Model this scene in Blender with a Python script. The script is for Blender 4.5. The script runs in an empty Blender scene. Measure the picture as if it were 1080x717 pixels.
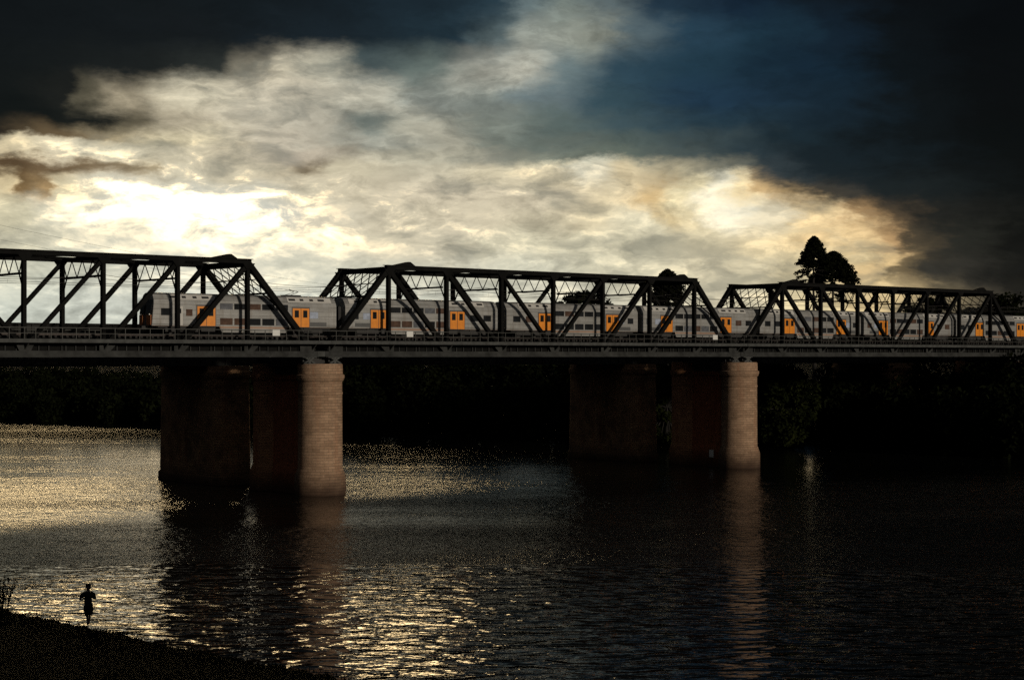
import bpy, bmesh, math, random
import numpy as np
DENOISE = False
from mathutils import Vector, Matrix

random.seed(7)
rng = np.random.default_rng(11)
R = math.radians
scene = bpy.context.scene
COL = scene.collection

# ------------------------------------------------------------------ helpers
def lin(c):
    return tuple((v / 12.92 if v <= 0.04045 else ((v + 0.055) / 1.055) ** 2.4) for v in [x / 255 for x in c])

def link(o, parent=None):
    COL.objects.link(o)
    if parent is not None:
        o.parent = parent
    return o

def tag(o, label=None, cat=None, group=None, kind=None):
    if label: o['label'] = label
    if cat: o['category'] = cat
    if group: o['group'] = group
    if kind: o['kind'] = kind
    return o

def empty(name, loc=(0, 0, 0), rz=0.0, **kw):
    o = bpy.data.objects.new(name, None)
    o.empty_display_size = 0.5
    o.location = loc
    o.rotation_euler = (0, 0, rz)
    link(o)
    return tag(o, **kw)

def copy_tree(o, parent=None):
    c = o.copy()
    link(c)
    c.parent = parent
    for ch in list(o.children):
        copy_tree(ch, c)
    return c

class MB:
    """collects simple solids into one mesh"""
    def __init__(self):
        self.v = []; self.f = []; self.uv = {}
    def add(self, vs, fs):
        o = len(self.v)
        self.v += [tuple(p) for p in vs]
        self.f += [tuple(i + o for i in f) for f in fs]
    def box(self, x0, x1, y0, y1, z0, z1):
        self.add([(x0, y0, z0), (x1, y0, z0), (x1, y1, z0), (x0, y1, z0), (x0, y0, z1), (x1, y0, z1), (x1, y1, z1), (x0, y1, z1)],
                 [(0, 3, 2, 1), (4, 5, 6, 7), (0, 1, 5, 4), (1, 2, 6, 5), (2, 3, 7, 6), (3, 0, 4, 7)])
    def beam(self, a, b, w, h, up=(0, 1, 0)):
        """square bar from a to b; w along up, h across"""
        a = Vector(a); b = Vector(b); d = (b - a).normalized(); u = Vector(up)
        u = (u - d * u.dot(d))
        if u.length < 1e-4:
            u = Vector((1, 0, 0)) - d * d.x
        u.normalize(); s = d.cross(u)
        vs = []
        for p in (a, b):
            for (i, j) in ((-1, -1), (1, -1), (1, 1), (-1, 1)):
                vs.append(p + u * (i * w / 2) + s * (j * h / 2))
        self.add(vs, [(0, 1, 2, 3), (7, 6, 5, 4), (0, 4, 5, 1), (1, 5, 6, 2), (2, 6, 7, 3), (3, 7, 4, 0)])
    def prism_y(self, pts, y0, y1):
        """(x,z) polygon extruded along y"""
        n = len(pts)
        self.add([(x, y0, z) for x, z in pts] + [(x, y1, z) for x, z in pts],
                 [tuple(range(n)), tuple(range(2 * n - 1, n - 1, -1))] + [(i, i + n, (i + 1) % n + n, (i + 1) % n) for i in range(n)])
    def tube(self, pts, r, n=6):
        pts = [Vector(p) for p in pts]
        rings = []
        for i, p in enumerate(pts):
            d = (pts[min(i + 1, len(pts) - 1)] - pts[max(i - 1, 0)]).normalized()
            ref = Vector((0, 0, 1)) if abs(d.z) < 0.9 else Vector((1, 0, 0))
            u = d.cross(ref).normalized(); s = d.cross(u)
            rr = r[i] if isinstance(r, (list, tuple)) else r
            rings.append([p + u * (rr * math.cos(2 * math.pi * k / n)) + s * (rr * math.sin(2 * math.pi * k / n)) for k in range(n)])
        vs = [q for g in rings for q in g]
        fs = []
        for i in range(len(pts) - 1):
            for k in range(n):
                fs.append((i * n + k, i * n + (k + 1) % n, (i + 1) * n + (k + 1) % n, (i + 1) * n + k))
        fs.append(tuple(range(n - 1, -1, -1))); fs.append(tuple(range((len(pts) - 1) * n, len(pts) * n)))
        self.add(vs, fs)
    def cyl_y(self, cx, cz, r, y0, y1, n=14):
        self.prism_y([(cx + r * math.cos(2 * math.pi * k / n), cz + r * math.sin(2 * math.pi * k / n)) for k in range(n)], y0, y1)
    def build(self, name, mat, parent=None, loc=None, smooth=False, fix=True):
        me = bpy.data.meshes.new(name)
        me.from_pydata(self.v, [], self.f)
        if fix:
            bm = bmesh.new(); bm.from_mesh(me)
            bmesh.ops.recalc_face_normals(bm, faces=bm.faces)
            bm.to_mesh(me); bm.free()
        if mat: me.materials.append(mat)
        o = bpy.data.objects.new(name, me)
        if smooth:
            me.polygons.foreach_set('use_smooth', [True] * len(me.polygons))
        link(o, parent)
        if loc is not None: o.location = loc
        return o

def mesh_np(name, v, f, mat, parent=None, smooth=False):
    me = bpy.data.meshes.new(name)
    me.vertices.add(len(v)); me.vertices.foreach_set('co', np.asarray(v, np.float32).ravel())
    k = f.shape[1]
    me.loops.add(f.size); me.loops.foreach_set('vertex_index', f.astype(np.int32).ravel())
    me.polygons.add(len(f)); me.polygons.foreach_set('loop_start', np.arange(0, f.size, k, dtype=np.int32))
    if smooth: me.polygons.foreach_set('use_smooth', np.ones(len(f), bool))
    me.update(calc_edges=True); me.validate()
    me.materials.append(mat)
    return link(bpy.data.objects.new(name, me), parent)

# ------------------------------------------------------------------ materials
class NT:
    def __init__(self, tree): self.t = tree; self.n = tree.nodes; self.l = tree.links
    def node(self, typ, **kw):
        n = self.n.new(typ)
        for k, v in kw.items(): setattr(n, k, v)
        return n
    def put(self, sock, v):
        if isinstance(v, bpy.types.NodeSocket): self.l.new(v, sock)
        elif v is not None: sock.default_value = v
    def math(self, op, a, b=None, c=None, clamp=False):
        n = self.node('ShaderNodeMath', operation=op, use_clamp=clamp)
        self.put(n.inputs[0], a)
        if b is not None: self.put(n.inputs[1], b)
        if c is not None: self.put(n.inputs[2], c)
        return n.outputs[0]
    def mix(self, f, a, b, blend='MIX'):
        n = self.node('ShaderNodeMix', data_type='RGBA', blend_type=blend)
        self.put(n.inputs['Factor'], f); self.put(n.inputs[6], a); self.put(n.inputs[7], b)
        return n.outputs[2]
    def maprange(self, v, a, b, c=0.0, d=1.0, smooth=False):
        n = self.node('ShaderNodeMapRange', interpolation_type='SMOOTHSTEP' if smooth else 'LINEAR')
        self.put(n.inputs[0], v); self.put(n.inputs[1], a); self.put(n.inputs[2], b); self.put(n.inputs[3], c); self.put(n.inputs[4], d)
        return n.outputs[0]
    def noise(self, vec, scale, detail=4, rough=0.55, dist=0.0):
        n = self.node('ShaderNodeTexNoise')
        if vec is not None: self.put(n.inputs['Vector'], vec)
        self.put(n.inputs['Scale'], scale); self.put(n.inputs['Detail'], detail); self.put(n.inputs['Roughness'], rough); self.put(n.inputs['Distortion'], dist)
        return n.outputs[0]
    def combine(self, x, y, z):
        n = self.node('ShaderNodeCombineXYZ')
        self.put(n.inputs[0], x); self.put(n.inputs[1], y); self.put(n.inputs[2], z)
        return n.outputs[0]
    def mapping(self, vec, scale=(1, 1, 1), rot=(0, 0, 0), loc=(0, 0, 0)):
        n = self.node('ShaderNodeMapping')
        self.put(n.inputs[0], vec); n.inputs['Scale'].default_value = scale; n.inputs['Rotation'].default_value = rot; n.inputs['Location'].default_value = loc
        return n.outputs[0]
    def ramp(self, f, stops, interp='LINEAR'):
        n = self.node('ShaderNodeValToRGB'); cr = n.color_ramp; cr.interpolation = interp
        while len(cr.elements) > 1: cr.elements.remove(cr.elements[-1])
        for i, (p, c) in enumerate(stops):
            e = cr.elements[0] if i == 0 else cr.elements.new(p)
            e.position = p; e.color = (*c, 1)
        self.put(n.inputs[0], f)
        return n.outputs[0]

def new_mat(name):
    m = bpy.data.materials.new(name); m.use_nodes = True
    nt = NT(m.node_tree)
    b = m.node_tree.nodes['Principled BSDF']
    return m, nt, b

def simple(name, col, rough=0.6, metal=0.0, var=0.25, vscale=1.5, bump=0.0, spec=0.5, coords='Object'):
    m, nt, b = new_mat(name)
    tc = nt.node('ShaderNodeTexCoord')
    n = nt.noise(tc.outputs[coords], vscale, 6, 0.65)
    dark = tuple(c * (1 - var) for c in col); lite = tuple(min(1, c * (1 + var)) for c in col)
    c = nt.ramp(n, [(0.3, dark), (0.7, lite)])
    nt.put(b.inputs['Base Color'], c)
    b.inputs['Roughness'].default_value = rough; b.inputs['Metallic'].default_value = metal
    b.inputs['Specular IOR Level'].default_value = spec
    if bump:
        n2 = nt.noise(tc.outputs[coords], vscale * 8, 5, 0.6)
        bp = nt.node('ShaderNodeBump'); bp.inputs['Strength'].default_value = bump; bp.inputs['Distance'].default_value = 0.05
        nt.put(bp.inputs['Height'], n2); nt.put(b.inputs['Normal'], bp.outputs[0])
    return m

M = {}
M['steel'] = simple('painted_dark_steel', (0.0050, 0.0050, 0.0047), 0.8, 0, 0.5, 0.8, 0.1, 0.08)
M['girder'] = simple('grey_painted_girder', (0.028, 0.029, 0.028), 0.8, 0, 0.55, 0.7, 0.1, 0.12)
M['walk'] = simple('walkway_edge_steel', (0.046, 0.048, 0.046), 0.75, 0, 0.45, 1.2, 0.1, 0.25)
M['rail'] = simple('handrail_galvanised', (0.045, 0.045, 0.04), 0.6, 0.3, 0.2, 2)
M['timber'] = simple('dark_sleeper_timber', (0.012, 0.011, 0.010), 0.9)
M['railsteel'] = simple('rail_steel', (0.05, 0.042, 0.038), 0.4, 0.8)
M['under'] = simple('underframe_black', (0.018, 0.017, 0.016), 0.8)
M['roadgird'] = simple('old_iron_girder', (0.016, 0.016, 0.015), 0.8, 0, 0.3, 0.5, 0.1, 0.2)
M['sign'] = simple('white_sign_enamel', (0.58, 0.58, 0.55), 0.4, 0, 0.06)
M['glass'] = simple('dark_train_glass', (0.012, 0.013, 0.014), 0.12, 0, 0.3, 0.7)
M['warm'] = simple('window_with_seats_behind', (0.075, 0.045, 0.032), 0.15, 0, 0.5, 1.6)
M['greyblind'] = simple('window_half_drawn_blind', (0.10, 0.105, 0.115), 0.2, 0, 0.5, 1.2)
M['rubber'] = simple('black_rubber', (0.015, 0.015, 0.015), 0.8)
M['roofpanel'] = simple('pale_roof_panel', (0.42, 0.41, 0.38), 0.6, 0, 0.12, 0.9)
M['light'] = simple('lamp_glass', (0.75, 0.73, 0.66), 0.2, 0, 0.05)
M['blind'] = simple('pale_window_blind', (0.30, 0.34, 0.42), 0.3, 0, 0.3, 2)  # pale blue painted in for daylight seen through the carriage window
M['cabdark'] = simple('cab_end_charcoal', (0.06, 0.061, 0.06), 0.5, 0, 0.2)
M['concrete'] = simple('weathered_concrete', (0.16, 0.15, 0.13), 0.9, 0, 0.3, 0.8, 0.3)
M['wire'] = simple('dark_copper_wire', (0.02, 0.018, 0.016), 0.6)
M['bark'] = simple('dark_bark', (0.012, 0.010, 0.008), 0.95, 0, 0.4, 2, 0.4)
M['cloth_dark'] = simple('dark_navy_cotton', (0.012, 0.012, 0.014), 0.95, 0, 0.2, 6, 0, 0.1)
M['cloth_black'] = simple('black_shorts_cotton', (0.008, 0.008, 0.009), 0.95, 0, 0.2, 6, 0, 0.1)
M['skin'] = simple('dark_skin', (0.06, 0.036, 0.028), 0.7, 0, 0.1, 6, 0, 0.2)  # one even dark skin tone
M['path'] = simple('footpath_concrete', (0.009, 0.009, 0.006), 0.9, 0, 0.25, 0.6, 0.2)

def mat_orange():
    m, nt, b = new_mat('orange_door_paint')
    tc = nt.node('ShaderNodeTexCoord')
    n = nt.noise(tc.outputs['Object'], 1.6, 6, 0.65)
    c = nt.ramp(n, [(0.3, (0.54, 0.17, 0.010)), (0.7, (0.74, 0.255, 0.014))])
    nt.put(b.inputs['Base Color'], c); b.inputs['Roughness'].default_value = 0.45
    return m
M['orange'] = mat_orange()
M['orange_dull'] = simple('dull_orange_cab_panel', (0.32, 0.10, 0.02), 0.6, 0, 0.4, 3)

def mat_silver():
    m, nt, b = new_mat('fluted_stainless_body')
    tc = nt.node('ShaderNodeTexCoord')
    sep = nt.node('ShaderNodeSeparateXYZ'); nt.put(sep.inputs[0], tc.outputs['Object'])
    z = sep.outputs[2]; x = sep.outputs[0]
    n = nt.noise(nt.mapping(tc.outputs['Object'], (0.25, 1, 2.4)), 1.0, 6, 0.6)
    dirt = nt.noise(nt.mapping(tc.outputs['Object'], (1.6, 1, 0.25)), 1.0, 5, 0.7)
    base = nt.ramp(n, [(0.3, (0.20, 0.20, 0.19)), (0.7, (0.36, 0.36, 0.345))])
    base = nt.mix(nt.maprange(dirt, 0.47, 0.70, 0, 0.6), base, (0.17, 0.15, 0.125, 1))
    # copper coloured waist stripe near the sill
    s = nt.math('MULTIPLY', nt.maprange(z, 0.70, 0.73), nt.maprange(z, 0.90, 0.93, 1, 0))
    base = nt.mix(nt.math('MULTIPLY', s, 0.7), base, (0.30, 0.15, 0.075, 1))
    # panel joints, thin dark lines
    j = nt.math('FRACT', nt.math('DIVIDE', z, 0.52))
    jl = nt.math('LESS_THAN', j, 0.075)
    base = nt.mix(nt.math('MULTIPLY', jl, 0.62), base, (0.08, 0.075, 0.07, 1))
    nt.put(b.inputs['Base Color'], base)
    b.inputs['Metallic'].default_value = 0.25; b.inputs['Roughness'].default_value = 0.42
    w = nt.math('SINE', nt.math('MULTIPLY', z, 2 * math.pi / 0.085))
    bp = nt.node('ShaderNodeBump'); bp.inputs['Strength'].default_value = 0.35; bp.inputs['Distance'].default_value = 0.012
    nt.put(bp.inputs['Height'], w); nt.put(b.inputs['Normal'], bp.outputs[0])
    return m
M['silver'] = mat_silver()

def mat_brick(name, c1, c2, mortar, rust, dirt_z, moss=0.0, bw=0.46, bh=0.15):
    m, nt, b = new_mat(name)
    uv = nt.node('ShaderNodeUVMap'); tc = nt.node('ShaderNodeTexCoord')
    br = nt.node('ShaderNodeTexBrick'); br.offset = 0.5
    nt.put(br.inputs['Vector'], uv.outputs[0])
    br.inputs['Color1'].default_value = (*c1, 1); br.inputs['Color2'].default_value = (*c2, 1); br.inputs['Mortar'].default_value = (*mortar, 1)
    br.inputs['Scale'].default_value = 1.0; br.inputs['Mortar Size'].default_value = 0.012; br.inputs['Bias'].default_value = -0.1
    br.inputs['Brick Width'].default_value = bw; br.inputs['Row Height'].default_value = bh
    col = br.outputs[0]
    obj = tc.outputs['Object']
    sep = nt.node('ShaderNodeSeparateXYZ'); nt.put(sep.inputs[0], obj); z = sep.outputs[2]
    n1 = nt.noise(obj, 0.8, 7, 0.7)
    col = nt.mix(nt.maprange(n1, 0.42, 0.70, 0, 0.65), col, (*[c * 0.45 for c in c1], 1))
    n3 = nt.noise(nt.mapping(obj, (1.2, 1.2, 5.0)), 2.0, 6, 0.75)
    col = nt.mix(nt.maprange(n3, 0.5, 0.72, 0, 0.6), col, (*[c * 0.35 for c in c2], 1))
    n4 = nt.noise(nt.mapping(obj, (1, 1, 0.12)), 1.1, 5, 0.65)      # run-off streaks
    col = nt.mix(nt.maprange(n4, 0.52, 0.72, 0, 0.6), col, (*rust, 1))
    zz = nt.math('ADD', z, nt.math('MULTIPLY', nt.noise(obj, 0.7, 4), 2.2))
    col = nt.mix(nt.maprange(zz, 0.9, dirt_z, 0.95, 0.0, True), col, (0.035, 0.020, 0.013, 1))   # tide stain
    if moss:
        n5 = nt.noise(obj, 0.35, 6, 0.7)
        col = nt.mix(nt.maprange(n5, 0.46, 0.62, 0, moss), col, (0.014, 0.012, 0.009, 1))
    nt.put(b.inputs['Base Color'], col); b.inputs['Roughness'].default_value = 0.95; b.inputs['Specular IOR Level'].default_value = 0.2
    hgt = nt.math('ADD', nt.math('MULTIPLY', br.outputs[1], -1.0), nt.math('MULTIPLY', nt.noise(obj, 6, 6, 0.7), 0.9))
    bp = nt.node('ShaderNodeBump'); bp.inputs['Strength'].default_value = 0.8; bp.inputs['Distance'].default_value = 0.05
    nt.put(bp.inputs['Height'], hgt); nt.put(b.inputs['Normal'], bp.outputs[0])
    return m
M['brick'] = mat_brick('pier_brick', (0.36, 0.235, 0.15), (0.23, 0.145, 0.09), (0.12, 0.115, 0.085), (0.25, 0.125, 0.07), 4.6, 0.0, 0.9, 0.31)
M['brickrear'] = mat_brick('rear_column_brick', (0.44, 0.22, 0.11), (0.32, 0.15, 0.075), (0.17, 0.10, 0.06), (0.24, 0.07, 0.03), 4.8, 0.2, 0.9, 0.31)
M['brickweb'] = mat_brick('stained_web_brick', (0.36, 0.12, 0.05), (0.27, 0.08, 0.035), (0.15, 0.07, 0.04), (0.2, 0.04, 0.018), 4.4)
M['oldbrick'] = mat_brick('old_pier_brick', (0.36, 0.215, 0.115), (0.25, 0.14, 0.075), (0.09, 0.06, 0.04), (0.26, 0.10, 0.045), 3.6, 0.6, 0.6, 0.30)

def mat_leaf(name, c0, c1, trans=0.1):
    m, nt, b = new_mat(name)
    tc = nt.node('ShaderNodeTexCoord')
    n = nt.noise(tc.outputs['Object'], 0.35, 4, 0.6)
    nt.put(b.inputs['Base Color'], nt.ramp(n, [(0.35, c0), (0.65, c1)]))
    b.inputs['Roughness'].default_value = 0.9; b.inputs['Specular IOR Level'].default_value = 0.0
    return m
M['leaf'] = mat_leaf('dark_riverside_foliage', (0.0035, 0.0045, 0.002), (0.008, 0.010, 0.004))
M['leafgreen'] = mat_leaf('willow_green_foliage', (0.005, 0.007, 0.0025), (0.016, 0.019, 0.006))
M['leafpine'] = mat_leaf('bunya_pine_foliage', (0.005, 0.006, 0.003), (0.009, 0.010, 0.005))
M['grass'] = mat_leaf('dark_bank_grass', (0.0025, 0.003, 0.0012), (0.006, 0.0065, 0.0026))

def mat_ground():
    m, nt, b = new_mat('grassy_earth')
    tc = nt.node('ShaderNodeTexCoord')
    n = nt.noise(tc.outputs['Object'], 0.12, 8, 0.65); n2 = nt.noise(tc.outputs['Object'], 1.7, 6, 0.7)
    c = nt.ramp(n, [(0.35, (0.003, 0.0035, 0.0013)), (0.65, (0.006, 0.006, 0.0025))])
    c = nt.mix(nt.maprange(n2, 0.5, 0.75, 0, 0.5), c, (0.010, 0.007, 0.005, 1))
    nt.put(b.inputs['Base Color'], c); b.inputs['Roughness'].default_value = 0.95; b.inputs['Specular IOR Level'].default_value = 0.05
    bp = nt.node('ShaderNodeBump'); bp.inputs['Strength'].default_value = 0.6; bp.inputs['Distance'].default_value = 0.3
    nt.put(bp.inputs['Height'], n2); nt.put(b.inputs['Normal'], bp.outputs[0])
    return m
M['ground'] = mat_ground()
M['hill'] = simple('wooded_hillside', (0.012, 0.016, 0.018), 0.95, 0, 0.4, 0.02, 0, 0.05)

WIND_Y = 119.0
def mat_water():
    m, nt, b = new_mat('river_water')
    g = nt.node('ShaderNodeNewGeometry'); P = g.outputs['Position']
    sep = nt.node('ShaderNodeSeparateXYZ'); nt.put(sep.inputs[0], P)
    b.inputs['Base Color'].default_value = (0.004, 0.0045, 0.004, 1)
    b.inputs['IOR'].default_value = 1.333
    # wind line: calmer long ripples near the bank, fine chop beyond it
    edge = nt.math('ADD', sep.outputs[1], nt.math('MULTIPLY', nt.math('SUBTRACT', nt.noise(nt.mapping(P, (0.02, 0.05, 1)), 1.0, 3), 0.5), 24.0))
    far = nt.maprange(edge, WIND_Y - 2.0, WIND_Y + 4.0, 0, 1, True)
    rot = R(-6)
    near_a = nt.noise(nt.mapping(P, (0.42, 0.80, 1), (0, 0, rot)), 1.0, 1.5, 0.45, 0.5)
    near_b = nt.noise(nt.mapping(P, (1.7, 2.8, 1), (0, 0, R(9))), 1.0, 2, 0.5, 0.3)
    hn = nt.math('ADD', nt.math('MULTIPLY', near_a, 0.95), nt.math('SUBTRACT', nt.math('MULTIPLY', near_b, 0.10), 0.525))
    far_a = nt.noise(nt.mapping(P, (0.9, 1.3, 1), (0, 0, R(4))), 1.0, 2, 0.5, 0.3)
    far_b = nt.noise(nt.mapping(P, (2.6, 3.6, 1), (0, 0, R(-12))), 1.0, 2, 0.6, 0.2)
    far_c = nt.noise(nt.mapping(P, (0.34, 0.30, 1), (0, 0, R(8))), 1.0, 2, 0.5, 0.4)
    hf = nt.math('ADD', nt.math('MULTIPLY', far_a, 0.48), nt.math('MULTIPLY', far_b, 0.26))
    hf = nt.math('SUBTRACT', nt.math('ADD', hf, nt.math('MULTIPLY', far_c, 0.9)), 0.82)
    # gust patches modulate the chop
    gust = nt.noise(nt.mapping(P, (0.009, 0.055, 1)), 1.0, 5, 0.62)
    hf = nt.math('MULTIPLY', hf, nt.maprange(gust, 0.36, 0.64, 0.45, 1.7))
    hf = nt.math('MULTIPLY', hf, nt.maprange(sep.outputs[1], 150, 240, 1.0, 0.22, True))     # sheltered water under the far bank
    mixn = nt.node('ShaderNodeMix', data_type='FLOAT'); nt.put(mixn.inputs[0], far); nt.put(mixn.inputs[2], hn); nt.put(mixn.inputs[3], hf)
    bp = nt.node('ShaderNodeBump'); bp.inputs['Strength'].default_value = 1.0; bp.inputs['Distance'].default_value = WAVE
    nt.put(bp.inputs['Height'], mixn.outputs[0]); nt.put(b.inputs['Normal'], bp.outputs[0])
    nt.put(b.inputs['Roughness'], nt.math('ADD', nt.maprange(far, 0, 1, 0.03, 0.10), nt.maprange(sep.outputs[1], 220, 360, 0, 0.05)))
    return m
WAVE = 0.32
M['water'] = mat_water()

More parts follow.
